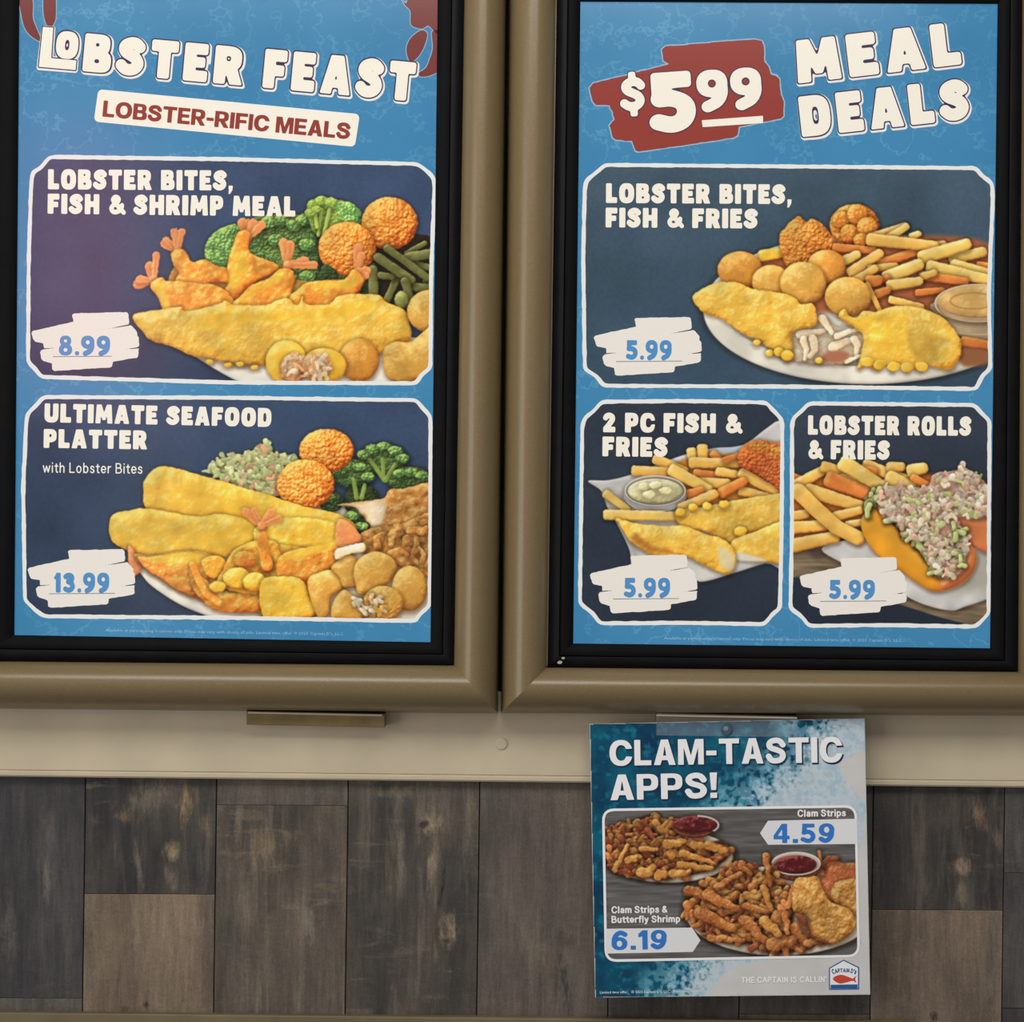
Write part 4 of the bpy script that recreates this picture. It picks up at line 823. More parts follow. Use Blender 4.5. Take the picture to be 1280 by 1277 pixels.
# ------------------------------------------------------------------ the setting: plank wall, rail, lower strip
def plank_mat(k, base, dark, light, marks=(), streak=.5, cross=.3, patch=.3):
    m, n, l, b = new_mat('aged_plank'); tc = n.new('ShaderNodeTexCoord')
    b.inputs['Roughness'].default_value = .62; b.inputs['Specular IOR Level'].default_value = .3
    def noise(sx, sz, sc, det=5, rough=.6, rot=0):
        mp = n.new('ShaderNodeMapping'); mp.inputs['Scale'].default_value = (sx, 1, sz); mp.inputs['Location'].default_value = (k * 3.7, k * 1.3, k * 2.1)
        mp.inputs['Rotation'].default_value = (0, rot, 0); l.new(tc.outputs['Object'], mp.inputs['Vector'])
        t = n.new('ShaderNodeTexNoise'); t.inputs['Scale'].default_value = sc; t.inputs['Detail'].default_value = det; t.inputs['Roughness'].default_value = rough
        t.inputs['Distortion'].default_value = .35
        l.new(mp.outputs[0], t.inputs['Vector']); return t.outputs['Fac']
    def ramp(fac, a, c, va=0, vb=1):
        r = n.new('ShaderNodeMapRange'); r.interpolation_type = 'SMOOTHSTEP'
        for i, q in enumerate((a, c, va, vb)): r.inputs[i + 1].default_value = q
        l.new(fac, r.inputs[0]); return r.outputs[0]
    def mixc(fac, A, B):
        x = n.new('ShaderNodeMix'); x.data_type = 'RGBA'
        if isinstance(fac, float): x.inputs[0].default_value = fac
        else: l.new(fac, x.inputs[0])
        for i, q in ((6, A), (7, B)):
            if isinstance(q, tuple): x.inputs[i].default_value = lin(q) + (1,)
            else: l.new(q, x.inputs[i])
        return x.outputs[2]
    def mul(a, q):
        x = n.new('ShaderNodeMath'); x.operation = 'MULTIPLY'; l.new(a, x.inputs[0])
        if isinstance(q, float): x.inputs[1].default_value = q
        else: l.new(q, x.inputs[1])
        return x.outputs[0]
    col = mixc(ramp(noise(1, .30, 14, 4), .36, .64), dark, base)
    col = mixc(mul(ramp(noise(1, .10, 46, 6, .65), .50, .70), streak * .8), col, light)
    col = mixc(mul(ramp(noise(.25, 1, 60, 5, .7, .6), .52, .66), mul(ramp(noise(1, .6, 10, 3), .45, .6), cross * 1.0)), col, light)
    col = mixc(mul(ramp(noise(1, .45, 9, 4, .6), .50, .66), patch * 1.0), col, light)
    wig = noise(1, .28, 75, 7, .75)
    gr = ramp(noise(1, .35, 150, 5, .75), .36, .56, .25, 1)
    for (mx_, my_, rx, ry, rot, c, a) in marks:
        w = P(mx_, my_, .0)
        mp = n.new('ShaderNodeVectorMath'); mp.operation = 'SUBTRACT'; gp = n.new('ShaderNodeNewGeometry'); l.new(gp.outputs['Position'], mp.inputs[0]); mp.inputs[1].default_value = tuple(w)
        vr = n.new('ShaderNodeVectorRotate'); vr.rotation_type = 'Y_AXIS'; vr.inputs['Angle'].default_value = math.radians(rot); l.new(mp.outputs[0], vr.inputs['Vector'])
        sc = n.new('ShaderNodeVectorMath'); sc.operation = 'MULTIPLY'; l.new(vr.outputs[0], sc.inputs[0]); sc.inputs[1].default_value = (1 / (rx * PX), 0, 1 / (ry * PX))
        ln = n.new('ShaderNodeVectorMath'); ln.operation = 'LENGTH'; l.new(sc.outputs[0], ln.inputs[0])
        ad = n.new('ShaderNodeMath'); ad.operation = 'MULTIPLY_ADD'; l.new(wig, ad.inputs[0]); ad.inputs[1].default_value = 3.2; l.new(ln.outputs['Value'], ad.inputs[2])
        col = mixc(mul(mul(ramp(ad.outputs[0], 1.7, 2.7, 1, 0), a * 1.15), gr), col, c)
    def term(fac, amp, prev):
        x = n.new('ShaderNodeMapRange'); x.inputs[1].default_value = .25; x.inputs[2].default_value = .75; x.inputs[3].default_value = 1 - amp; x.inputs[4].default_value = 1 + amp
        l.new(fac, x.inputs[0])
        return x.outputs[0] if prev is None else mul(prev, x.outputs[0])
    g_ = term(noise(1, .07, 190, 4, .7), .20, None); g_ = term(noise(1, .16, 70, 5, .7, .12), .26, g_); g_ = term(noise(1, .8, 420, 3, .7), .22, g_); g_ = term(noise(.35, 1, 200, 3, .6, .6), .07, g_)
    sc_ = n.new('ShaderNodeVectorMath'); sc_.operation = 'SCALE'; l.new(col, sc_.inputs[0]); l.new(g_, sc_.inputs['Scale']); l.new(sc_.outputs[0], b.inputs['Base Color'])
    bp = n.new('ShaderNodeBump'); bp.inputs['Strength'].default_value = .3; bp.inputs['Distance'].default_value = .0008
    l.new(noise(1, .12, 90, 6, .7), bp.inputs['Height']); l.new(bp.outputs[0], b.inputs['Normal'])
    return m

wall = slab('wall_back', [(-260, -260), (1560, -260), (1560, 1500), (-260, 1500)], -.12, -.008, plain('dark_backing', (26, 24, 23), .9, var=(20, .2)))
tag(wall, kind='structure')
# plank columns: x at y=972 and at y=1262, joints (y), and a look for every board from the top
def px_at(xt, y): return xt - 4.0 * (y - 972) / 290
cols = [(-60, [1247]), (107, [1117]), (271, [1006]), (435.5, []), (600, []), (764, [1130]), (928, [1267]), (1092, [1137]), (1256.5, [1091, 1260]), (1420, [])]
D, M_, Lt = (48, 47, 48), (66, 65, 65), (104, 98, 90)
looks = {
 0: [dict(base=(66, 66, 68), dark=(50, 50, 53), light=(98, 94, 88), marks=[(57, 1100, 12, 34, 5, (112, 106, 98), .6), (52, 1095, 4, 30, 0, (34, 33, 34), .8), (12, 1165, 14, 60, 0, (98, 92, 86), .5), (62, 1040, 12, 30, 0, (96, 92, 88), .35)], streak=.4, cross=.15, patch=.25),
     dict(base=(92, 88, 82), dark=(70, 68, 66), light=(116, 110, 100))],
 1: [dict(base=(66, 63, 60), dark=(46, 46, 47), light=(112, 103, 92), marks=[(190, 996, 52, 26, 25, (104, 94, 84), .75), (234, 1004, 13, 30, -6, (150, 130, 98), .8), (216, 1064, 14, 15, 0, (134, 120, 98), .9), (214, 1096, 9, 24, 4, (116, 104, 90), .7), (173, 1080, 5, 36, 10, (112, 104, 94), .7), (154, 1020, 14, 8, 0, (112, 98, 84), .6), (258, 1030, 9, 24, 12, (122, 108, 90), .6), (245, 1095, 20, 24, 0, (44, 44, 48), .6), (118, 1025, 8, 12, 0, (96, 80, 70), .5)], cross=.55, patch=.2),
     dict(base=(122, 107, 91), dark=(100, 88, 76), light=(142, 126, 106), marks=[(183, 1255, 7, 6, 0, (52, 42, 36), .95), (155, 1261, 8, 5, 0, (58, 46, 40), .9), (135, 1190, 7, 10, 20, (82, 70, 60), .6), (110, 1190, 9, 85, 0, (84, 80, 76), .5), (262, 1190, 13, 85, 0, (84, 80, 76), .6)], streak=.35, cross=.15, patch=.25)],
 2: [dict(base=(98, 91, 84), dark=(82, 77, 72), light=(118, 110, 100), patch=.1),
     dict(base=(92, 84, 76), dark=(68, 64, 60), light=(122, 111, 98), marks=[(332, 1062, 38, 34, 20, (128, 112, 90), .6), (384, 1150, 13, 36, 8, (128, 120, 108), .7), (386, 1128, 7, 10, 0, (60, 56, 54), .7), (292, 1170, 26, 50, 25, (66, 66, 66), .4), (374, 1180, 8, 70, 0, (104, 92, 86), .35)], streak=.75, cross=.35, patch=.2)],
 3: [dict(base=(86, 79, 72), dark=(60, 58, 56), light=(118, 109, 98), marks=[(575, 1085, 32, 70, 0, (58, 57, 58), .65), (545, 1028, 17, 20, 0, (140, 126, 106), .85), (530, 1030, 8, 5, 20, (44, 40, 38), .8), (540, 1085, 8, 46, -6, (142, 128, 110), .8), (553, 1110, 4, 36, -8, (40, 37, 36), .85), (559, 1160, 15, 26, 0, (146, 132, 112), .85), (556, 1160, 6, 17, 10, (60, 54, 50), .85), (558, 1176, 6, 5, 0, (34, 32, 30), .7), (490, 990, 40, 10, 0, (112, 104, 92), .5), (482, 986, 7, 7, 0, (46, 44, 42), .7), (500, 1060, 6, 60, 0, (122, 114, 102), .55), (492, 1200, 26, 20, 0, (60, 58, 58), .55), (590, 1010, 8, 30, 0, (116, 106, 92), .55), (544, 1190, 4, 24, 0, (124, 112, 96), .5)], streak=.75, cross=.4, patch=.2)],
 4: [dict(base=(98, 90, 83), dark=(80, 75, 71), light=(118, 109, 99), marks=[(705, 1215, 8, 60, 10, (50, 48, 48), .75), (698, 1225, 16, 50, 10, (66, 64, 64), .5), (712, 1178, 10, 14, 0, (62, 58, 56), .6), (650, 1040, 10, 60, 0, (84, 76, 72), .5), (676, 1190, 24, 30, 0, (114, 104, 92), .5)], streak=.5, cross=.2, patch=.25)],
 5: [dict(base=(82, 78, 74), dark=(62, 60, 58), light=(110, 102, 94))] * 2,
 6: [dict(base=(78, 74, 70), dark=(60, 58, 56), light=(104, 98, 90)), dict(base=(98, 90, 80), dark=(78, 72, 66), light=(116, 108, 96))],
 7: [dict(base=(64, 61, 59), dark=(46, 45, 46), light=(110, 100, 92), marks=[(1224, 1018, 14, 26, 15, (128, 106, 92), .75), (1202, 1083, 17, 12, 0, (138, 118, 104), .85), (1202, 1118, 7, 20, 0, (122, 108, 96), .7), (1246, 1050, 9, 18, 15, (116, 102, 92), .6), (1155, 1105, 7, 34, 12, (98, 90, 82), .5), (1180, 1015, 50, 26, 20, (84, 77, 70), .5), (1110, 1060, 16, 60, 0, (46, 46, 50), .5), (1240, 1110, 14, 26, 0, (44, 45, 50), .6)], cross=.5, patch=.15),
     dict(base=(114, 101, 88), dark=(92, 82, 73), light=(134, 120, 104), marks=[(1167, 1270, 6, 6, 0, (50, 42, 36), .9), (1240, 1200, 13, 70, 0, (80, 77, 75), .6), (1105, 1200, 14, 80, 0, (80, 76, 73), .5)], streak=.4, cross=.15, patch=.3)],
 8: [dict(base=(78, 76, 75), dark=(62, 61, 62), light=(100, 96, 92))] * 3,
}
for ci in range(9):
    xl, joints = cols[ci]; xr = cols[ci + 1][0]; ys = [955] + joints + [1330]
    for r in range(len(ys) - 1):
        a, c = ys[r], ys[r + 1]; g = .6; e = .15
        o = slab('plank', [(px_at(xl, a) + g, a + (e if r else 0)), (px_at(xr, a) - g, a + (e if r else 0) + .8), (px_at(xr, c) - g, c - e + .8), (px_at(xl, c) + g, c - e)],
                 -.008, (0, .0006, -.0004, .0004)[(ci * 2 + r) % 4], plank_mat(ci * 3 + r + 1, **looks[ci][min(r, len(looks[ci]) - 1)]), wall, bev=.0007)

# cream metal rail the boxes hang over
cream = plain('cream_painted_metal', (188, 177, 154), .5, bump=(260, .12), var=(9, .04), spec=.4)
rq = [(-200, 868), (1500, 880), (1500, 988), (-200, 969.0)]
def band(name, y0l, y1l, d0, d1, mat, parent, bev=.0008, xa=-200, xb=1480, sl=.0108):
    f = lambda x, y: (x, y + (x - 0) * sl)
    return slab(name, [f(xa, y0l), f(xb, y0l), f(xb, y1l), f(xa, y1l)], d0, d1, mat, parent, bev)
rail_o = band('trim_1', 858, 962, 0, .012, cream, None); tag(rail_o, kind='structure', label='cream painted metal rail running across between the menu boxes and the planks')
lip = band('lip', 962.5, 970.5, 0, .0138, cream, rail_o, .0022)
# small screw cap on the rail
def disc(name, x, y, r, d0, d1, mat, parent, seg=28, dome=.0006):
    V = []; Q = []; n = seg
    for k, (rr, dd) in enumerate(((1, d0), (1, d1 - dome), (.86, d1 - dome * .2), (.5, d1))):
        for i in range(n):
            a = 2 * math.pi * i / n; V.append(P(x + math.cos(a) * r * rr, y + math.sin(a) * r * rr, dd))
    for k in range(3):
        for i in range(n): j = (i + 1) % n; Q.append((k * n + i, k * n + j, (k + 1) * n + j, (k + 1) * n + i))
    Q.append(tuple(3 * n + i for i in range(n)))
    return mesh_obj(name, V, [tuple(reversed(q)) for q in Q], mat, parent, smooth=False)
disc('screw_cap', 627, 929.5, 7, .012, .0142, cream, rail_o)
strip = band('trim_2', 1265.5, 1330, 0, .010, plain('olive_bronze_strip', (104, 94, 70), .5, var=(14, .08)), None, .0015, xb=1130, sl=.0105)
tag(strip, kind='structure', label='olive brown strip along the foot of the planks')

# ------------------------------------------------------------------ shared inks
bronze, bn, bl_, bb = new_mat('bronze_painted_moulding')
bb.inputs['Base Color'].default_value = lin((112, 96, 68)) + (1,); bb.inputs['Roughness'].default_value = .30; bb.inputs['Specular IOR Level'].default_value = .5
_t = bn.new('ShaderNodeTexNoise'); _t.inputs['Scale'].default_value = 900; _t.inputs['Detail'].default_value = 2
_c = bn.new('ShaderNodeTexCoord'); bl_.new(_c.outputs['Object'], _t.inputs['Vector'])
_r = bn.new('ShaderNodeValToRGB'); _r.color_ramp.elements[0].position = .3; _r.color_ramp.elements[1].position = .7
_r.color_ramp.elements[0].color = lin((110, 95, 67)) + (1,); _r.color_ramp.elements[1].color = lin((125, 109, 79)) + (1,)
bl_.new(_t.outputs['Fac'], _r.inputs[0]); bl_.new(_r.outputs[0], bb.inputs['Base Color'])
_b = bn.new('ShaderNodeBump'); _b.inputs['Strength'].default_value = .08; _b.inputs['Distance'].default_value = .0004; bl_.new(_t.outputs['Fac'], _b.inputs['Height']); bl_.new(_b.outputs[0], bb.inputs['Normal'])
black = plain('black_inner_frame', (13, 13, 16), .7, spec=.10, var=(30, .15))
black2 = plain('black_inner_step', (20, 20, 24), .55, spec=.15, var=(30, .12))
blue = poster_mat(); photo = photo_ink('printed_photograph')
CREAM = ink('cream_ink', (250, 243, 228)); WHITE = ink('white_ink', (236, 236, 232)); OUT = ink('dark_outline_ink', (62, 50, 84)); REDI = ink('brick_red_ink', (150, 62, 54))
CLAW = ink('claw_red_ink', (122, 56, 54)); BRUSH = ink('brush_cream_ink', (240, 233, 224)); PRICE = ink('price_blue_ink', (84, 146, 200)); SHADOWI = ink('shadow_blue_ink', (30, 92, 142)); PALE = ink('pale_blue_ink', (150, 196, 224)); GREY = ink('grey_rule_ink', (120, 130, 140)); CLAWL = ink('claw_pale_ink', (150, 186, 208))
DOTW = ink('bright_dot_ink', (220, 240, 252))

DP = .046        # depth of the poster sheet
E = .0002        # one layer of ink in front of the next (kept just proud of the sheet)

def box_unit(label, po, bi, bo, hide_left=False, hide_right=False):
    """po: poster corners tl,tr,br,bl;  bi: inner edge of bronze;  bo: outer edge of bronze"""
    base = P((bo[0][0] + bo[1][0]) / 2, bo[2][1], 0)
    u = empty('menu_light_box', base); tag(u, label, 'menu board')
    B = slab('box_body', [(bo[0][0] + 8, bo[0][1] + 8), (bo[1][0] - 8, bo[1][1] + 8), (bo[2][0] - 8, bo[2][1] - 6), (bo[3][0] + 8, bo[3][1] - 6)], .014, .036, plain('dark_box_body', (40, 38, 36), .7, var=(20, .1)), u)
    pr = []
    for k in range(21):                                   # rounded moulding, highest a little outside its middle
        t = k / 20; a = math.pi * (t ** .92)
        pr.append((t, .040 + .034 * (max(0, math.sin(a)) ** .62) + .010 * t))
    pr[0] = (0, .016); pr[-1] = (1, .048)
    names = [(bo[0], bo[3], bi[0], bi[3]), (bo[3], bo[2], bi[3], bi[2]), (bo[2], bo[1], bi[2], bi[1]), (bo[1], bo[0], bi[1], bi[0])]
    for a, c, d_, e_ in names: rail('frame_rail', a, c, d_, e_, pr, bronze, u)
    # black inner frame: an outer step, a fine groove, the deep rebate down to the sheet
    def lerp(A, Bq, t): return [(A[i][0] + (Bq[i][0] - A[i][0]) * t, A[i][1] + (Bq[i][1] - A[i][1]) * t) for i in range(4)]
    mid = lerp(bi, po, .44)
    for (X0, X1, pf, mt, nm) in ((bi, mid, [(-.04, .050), (0, .0545), (.85, .0535), (.93, .0545), (1.0, .0525), (1.0, .049)], black2, 'inner_frame'),
                              (mid, po, [(0, .048), (0, .0505), (.12, .0515), (.5, .0505), (1.0, .0475), (1.0, .0455)], black, 'rebate')):
        for i, j in ((0, 3), (3, 2), (2, 1), (1, 0)):
            rail(nm, X0[i], X0[j], X1[i], X1[j], pf, mt, u)
    g = 2.0; q = [(po[0][0] - g, po[0][1] - g), (po[1][0] + g, po[1][1] - g), (po[2][0] + g, po[2][1] + g), (po[3][0] - g, po[3][1] + g)]
    sheet = slab('poster', q, DP - .0015, DP, blue, u)
    return u, sheet

def brush(dx, dy, sheet):
    o = [(90,393),(92,391.5),(158,390),(160.5,391.5),(161.5,403),(160,406),(165,407),(171,414),(171.5,419),(173.5,421),(173.8,432),(172,434),(173.5,435.5),(173,445),(171,447),(141,452),(140,457.5),(138,459),(68,463.5),(65.5,462),(64.5,454),(54,451),(51.5,448),(50,440),(51.5,437.5),(55,436),(54.5,429),(44,427),(42,424.5),(39.5,416),(41,413.5),(60,409),(92,402)]
    o = [(x + dx, y + dy) for x, y in o]
    cuts = [[(x + dx, y + dy) for x, y in c] for c in ([(134,411),(162,405.2),(162,406.8)], [(157,436.5),(176,433.2),(176,435)], [(50,435.6),(70,434.6),(50,437)])]
    Pp = np.array(o, float); x0, y0 = Pp.min(0) - 4; x1, y1 = Pp.max(0) + 4
    X, Y = grid(x0, y0, x1, y1, .7); F = -poly_dist(X, Y, Pp)
    G = F + (fbm(X / 7, Y / 3, 5) - .5) * 1.3
    for c in cuts: G = np.maximum(G, poly_dist(X, Y, np.array(c)) + .1)
    sdf_mesh('price_patch', G, x0, y0, .7, DP + 3 * E, BRUSH, sheet)
def price(txt, xl, xr, yb, cap, rule, sheet):
    letters('price', txt, (xl, yb), (xr, yb + (xr - xl) * .004), cap, DP + 4 * E, sheet, [(0, 0, 0, PRICE, 0)], st=.5, gap=.12)
    shape('price_rule', [(rule[0], rule[2]), (rule[1], rule[2] - .6), (rule[1], rule[2] + .3), (rule[0], rule[2] + .9)], DP + 4 * E, GREY, sheet, st=.5)
def chaikin(pts, n=2):
    p = np.array(pts, float)
    for _ in range(n):
        q = np.roll(p, -1, 0); k = np.minimum(.25, 3.0 / np.maximum(np.linalg.norm(q - p, axis=1), 1e-6))[:, None]
        p = np.stack([p + (q - p) * k, q - (q - p) * k], 1).reshape(-1, 2)
    return p
def border(pts, sheet, w=5.0):
    Pp = chaikin(pts); x0, y0 = Pp.min(0) - 6; x1, y1 = Pp.max(0) + 6
    X, Y = grid(x0, y0, x1, y1, .9); F = np.abs(poly_dist(X, Y, Pp)) - w / 2 + (fbm(X / 9, Y / 9, 3, 2) - .5) * 1.2
    sdf_mesh('picture_border', F, x0, y0, .9, DP + 2 * E, WHITE, sheet); return Pp
def head(txt, bl, br, cap, sheet, **k):
    letters('dish_name', txt, bl, br, cap, DP + 5 * E, sheet, [(.05, 0, 0, CREAM, 0)], st=.55, gap=.115, **k)

# ------------------------------------------------------------------ left light box
LP = [(24.5, -34), (547.3, -30), (538, 802.5), (18, 793.5)]
LB = [(-24, -70), (580.5, -66), (566.5, 830.5), (-36, 825)]
LO = [(-76, -122), (634.5, -118), (622.5, 891.5), (-90, 884.5)]
left, ls = box_unit('left bronze-framed menu light box with two seafood dish pictures and a lobster claw headline', LP, LB, LO)
SRES = 1.25
p1 = border(B1, ls); canvas_mesh('dish_picture', dish1(SRES), p1, DP + E, photo, ls, 'picture of shrimp, fish, broccoli and green beans on dark blue', .3)
p2 = border(B2, ls); canvas_mesh('dish_picture', dish2(SRES), p2, DP + E, photo, ls, 'picture of a heaped seafood platter with coleslaw on dark blue', .3)
TIT = [(3.0, 1.1, 1.5, WHITE, 0), (1.9, 0, 0, OUT, E), (.35, 0, 0, CREAM, 2 * E)]
def title(txt, bl, br, cap, sheet, **k): letters('headline', txt, bl, br, cap, DP + 5 * E, sheet, TIT, st=.6, gap=.19, **k)
CL = [[(20,-25),(34,-14),(41,2),(41,22),(46,36),(52,52),(40,46),(31,35),(26,15)], [(56,-14),(68,-14),(70,18),(67,30),(62,36),(56,25),(54,8)],
      [(500,-6),(508,4),(516,-22),(549,-28),(549,38),(541,37),(535,32),(527,36),(514,31),(513,14),(506,6)], [(526,38),(534,42),(531,56),(525,68),(517,76),(511,75),(508,61),(513,48)],
      [(540,40),(549,42),(549,84),(541,93),(528,96),(522,92),(532,85),(537,74),(541,60)]]
for c_ in CL: shape('claw_print', c_, DP + E, CLAWL, ls, sm=True, off=1.0)
for c_ in CL: shape('claw_print', c_, DP + 2 * E, CLAW, ls, sm=True)
shape('headline', [(55,35),(66,36),(63.5,73),(95,76.5),(94,88),(49,84.5)], DP + 5 * E, WHITE, ls, off=3.2); shape('headline', [(54,34),(66,35),(63.5,73),(95,76),(94,87),(49,83)], DP + 6 * E, OUT, ls, off=1.9); shape('headline', [(54,34),(66,35),(63.5,73),(95,76),(94,87),(49,83)], DP + 7 * E, CREAM, ls, off=.5)
letters('headline', 'O', (69, 71.5), (96, 74), 33, DP + 5.2 * E, ls, [(3.0, 1.1, 1.5, WHITE, 0), (1.9, 0, 0, OUT, 1.2 * E), (.35, 0, 0, CREAM, 2.2 * E)], st=.6)
title('BSTER', (103, 88.5), (301, 106.5), 47, ls); title('FEAST', (328, 109), (516, 126.5), 48, ls)
shape('subtitle_patch', [(128,118),(443,148),(438.5,177),(124,146.5)], DP + E, CREAM, ls, off=6)
letters('subtitle', 'LOBSTER-RIFIC MEALS', (128, 145.5), (437, 174), 20, DP + 3 * E, ls, [(.1, 0, 0, REDI, 0)], st=.5, gap=.07, space=.30, AL=GG)
head('LOBSTER BITES,', (60, 236.5), (290, 238), 25, ls); head('FISH & SHRIMP MEAL', (59.5, 267), (369, 270.5), 25, ls)
head('ULTIMATE SEAFOOD', (55.5, 527.5), (339, 533.5), 23.5, ls); head('PLATTER', (54.5, 559.5), (183.5, 561.5), 23.5, ls)
letters('dish_note', 'with Lobster Bites', (53.5, 590.5), (178, 592), 13, DP + 3 * E, ls, [(0, 0, 0, CREAM, 0)], st=.4, gap=.13, space=.30, AL=PEN)
brush(0, 0, ls); price('8.99', 73.5, 137.5, 444, 24.5, (66, 140, 445.2), ls)
brush(-5, 296, ls); price('13.99', 67, 136.5, 740.5, 25, (61, 144, 741.5), ls)
FINE = 'Available at participating locations only. Prices may vary with choice of side. Limited time offer. © 2023 Captain D\'s, LLC.'
ptext('fine_print', FINE, (132, 789), (430, 794), 3.6, DP + 3 * E, PALE, ls, res=1)

# ------------------------------------------------------------------ right light box
RP = [(725.5, 2), (1247, 5), (1237.5, 810), (716.5, 804)]
RB = [(697.5, -34), (1277, -30), (1271.5, 838.5), (685, 833)]
RO = [(637, -118), (1332, -112), (1324, 894.5), (626, 891)]
right, rs = box_unit('right bronze-framed menu light box with three fish and fries dish pictures', RP, RB, RO)
q1 = border(B3, rs); canvas_mesh('dish_picture', dish3(SRES), q1, DP + E, photo, rs, 'wide picture of fish, lobster bites and fries on a white plate', .3)
q2 = border(B4, rs); canvas_mesh('dish_picture', dish4(SRES), q2, DP + E, photo, rs, 'picture of two fish fillets and fries on white paper', .3)
q3 = border(B5, rs); canvas_mesh('dish_picture', dish5(SRES), q3, DP + E, photo, rs, 'picture of a filled lobster roll beside fries', .3)
SPL = [(828,62),(832,58),(943,49),(951,51),(955,57),(955,76),(961,84),(963,93),(971,95),(974,98),(976,118),(980,127),(979,145),(976,148),(924,158),(922,169),(916,172),(798,190),(794,188),(790,176),(770,175),(766,171),(762,157),(768,149),(766,141),(762,132),(745,131),(741,127),(737,110),(741,104),(790,92),(836,80),(829,76)]
Pp = np.array(SPL, float); _X, _Y = grid(732, 44, 984, 195, .8)
_G = -poly_dist(_X, _Y, Pp) + (fbm(_X / 9, _Y / 4, 8) - .5) * 1.8
sdf_mesh('splash_patch', _G - 1.6, 732, 44, .8, DP + E, CLAWL, rs); sdf_mesh('splash_patch', _G, 732, 44, .8, DP + 2 * E, REDI, rs)
letters('splash_price', '$', (777, 140), (808, 138), 43, DP + 4 * E, rs, [(1.6, 0, 0, OUT, 0), (.4, 0, 0, CREAM, E)], st=.6)
letters('splash_price', '5', (814, 167), (871, 163), 75, DP + 4 * E, rs, [(1.6, 0, 0, OUT, 0), (.4, 0, 0, CREAM, E)], st=.6)
letters('splash_price', '99', (873, 139), (953, 134), 50, DP + 4 * E, rs, [(1.6, 0, 0, OUT, 0), (.4, 0, 0, CREAM, E)], st=.6, gap=.08)
shape('splash_price', [(878,151),(953,145.5),(953,153),(879,158)], DP + 5 * E, CREAM, rs, off=.8)
title('MEAL', (998, 104), (1202, 80), 53, rs); title('DEALS', (1003, 171), (1213, 148), 50, rs)
head('LOBSTER BITES,', (757.5, 253.5), (988.5, 255), 24.5, rs); head('FISH & FRIES', (757, 284), (947, 285.5), 24.5, rs)
head('2 PC FISH &', (753.5, 540), (926.5, 541.5), 24.5, rs); head('FRIES', (753, 570), (834.5, 571), 24.5, rs)
head('LOBSTER ROLLS', (1010, 543), (1214, 544.5), 24, rs); head('& FRIES', (1010, 573.5), (1112, 574.5), 24, rs)
brush(703, 6, rs); price('5.99', 782.5, 839.5, 449.5, 24.5, (770, 853, 451.3), rs)
brush(698, 303, rs); price('5.99', 780, 837.5, 746.5, 24.5, (766, 849, 748), rs)
brush(960, 306, rs); price('5.99', 1036.5, 1093.5, 748.5, 24, (1025, 1108, 751), rs)
ptext('fine_print', FINE, (830, 799), (1128, 802), 3.6, DP + 3 * E, PALE, rs, res=1)
slab('metal_bead', [(693.8, -30), (696.4, -30), (684.2, 832), (681.6, 832)], .05, .0562, plain('dull_metal_bead', (112, 100, 88), .35, metal=.3), right, .0004)
# chips knocked out of the black paint at the corner of the right box
chipm = plain('bare_chip', (176, 172, 160), .7)
for pts in ([(697,827),(700,825.5),(703,827),(701,829.5),(697,829)], [(702,821.5),(705,821),(706,823),(703,823.6)]):
    shape('paint_chip', pts, .0552, chipm, right, sm=True, st=.6)

# ------------------------------------------------------------------ metal tongues that stick out below the boxes
gold = plain('gold_brown_metal', (122, 106, 66), .4, metal=.25, var=(40, .08), spec=.5); bright = plain('bright_metal_edge', (206, 192, 170), .3, metal=.35)
def tongue(par, x0, y0, x1, y1, h):
    t = slab('sign_clip', [(x0, y0), (x1, y1), (x1, y1 + h), (x0, y0 + h)], .013, .034, gold, par, .0008)
    slab('clip_lip', [(x0 + 2, y0 + .6), (x1 - 3, y1 + .6), (x1 - 3, y1 + 3.2), (x0 + 2, y0 + 3.2)], .034, .0362, bright, t, .0006)
    return t
tongue(left, 308, 888.5, 481, 892, 17)
tongue(right, 821, 890.5, 996, 894.5, 12)

# ------------------------------------------------------------------ the promotional card
SD = .0420; SE = .00015
card = empty('promotional_card', P(912, 1245, SD)); tag(card, 'square blue ocean promotional card of fried clam plates hanging below the right menu box', 'sign')
cq = [(737, 904.5), (1081, 897.5), (1088, 1243), (744, 1246.5)]
slab('card_sheet', cq, SD - .002, SD, plain('card_stock', (196, 200, 204), .5, var=(20, .03)), card, .0003)
cph = photo_ink('card_photograph', CARD); CW = ink('card_white_ink', (240, 242, 246), CARD); CB = ink('card_blue_ink', (52, 122, 206), CARD); CT = ink('card_title_shadow', (20, 50, 80), CARD); CG = ink('card_panel_white', (226, 229, 234), CARD); CR = ink('card_fish_red', (206, 74, 58), CARD); CN = ink('card_navy_ink', (40, 92, 160), CARD)
canvas_mesh('ocean_print', ocean(1.25), cq, SD + SE, cph, card, 'ocean surf print behind the lettering', .6)
def rrect(q, r, n=6):
    out = []
    for i in range(4):
        p = np.array(q[i], float); a = np.array(q[i - 1], float) - p; b = np.array(q[(i + 1) % 4], float) - p; a /= np.linalg.norm(a); b /= np.linalg.norm(b)
        for k in range(n + 1):
            t = k / n; s0 = p + a * r; s2 = p + b * r; out.append(tuple((1 - t) ** 2 * s0 + 2 * t * (1 - t) * p + t * t * s2))
    return out
pr_ = rrect([(754, 1012), (1069.5, 1007.5), (1073.5, 1194.5), (757.5, 1200.5)], 14)
Pr = np.array(pr_); _X, _Y = grid(748, 1002, 1080, 1206, .8)
sdf_mesh('picture_border', np.abs(poly_dist(_X, _Y, Pr)) - 1.6, 748, 1002, .8, SD + 4 * SE, CW, card)
canvas_mesh('plate_picture', dish6(1.4), pr_, SD + 2 * SE, cph, card, 'picture of two plates of fried clam strips on grey wood', .2)
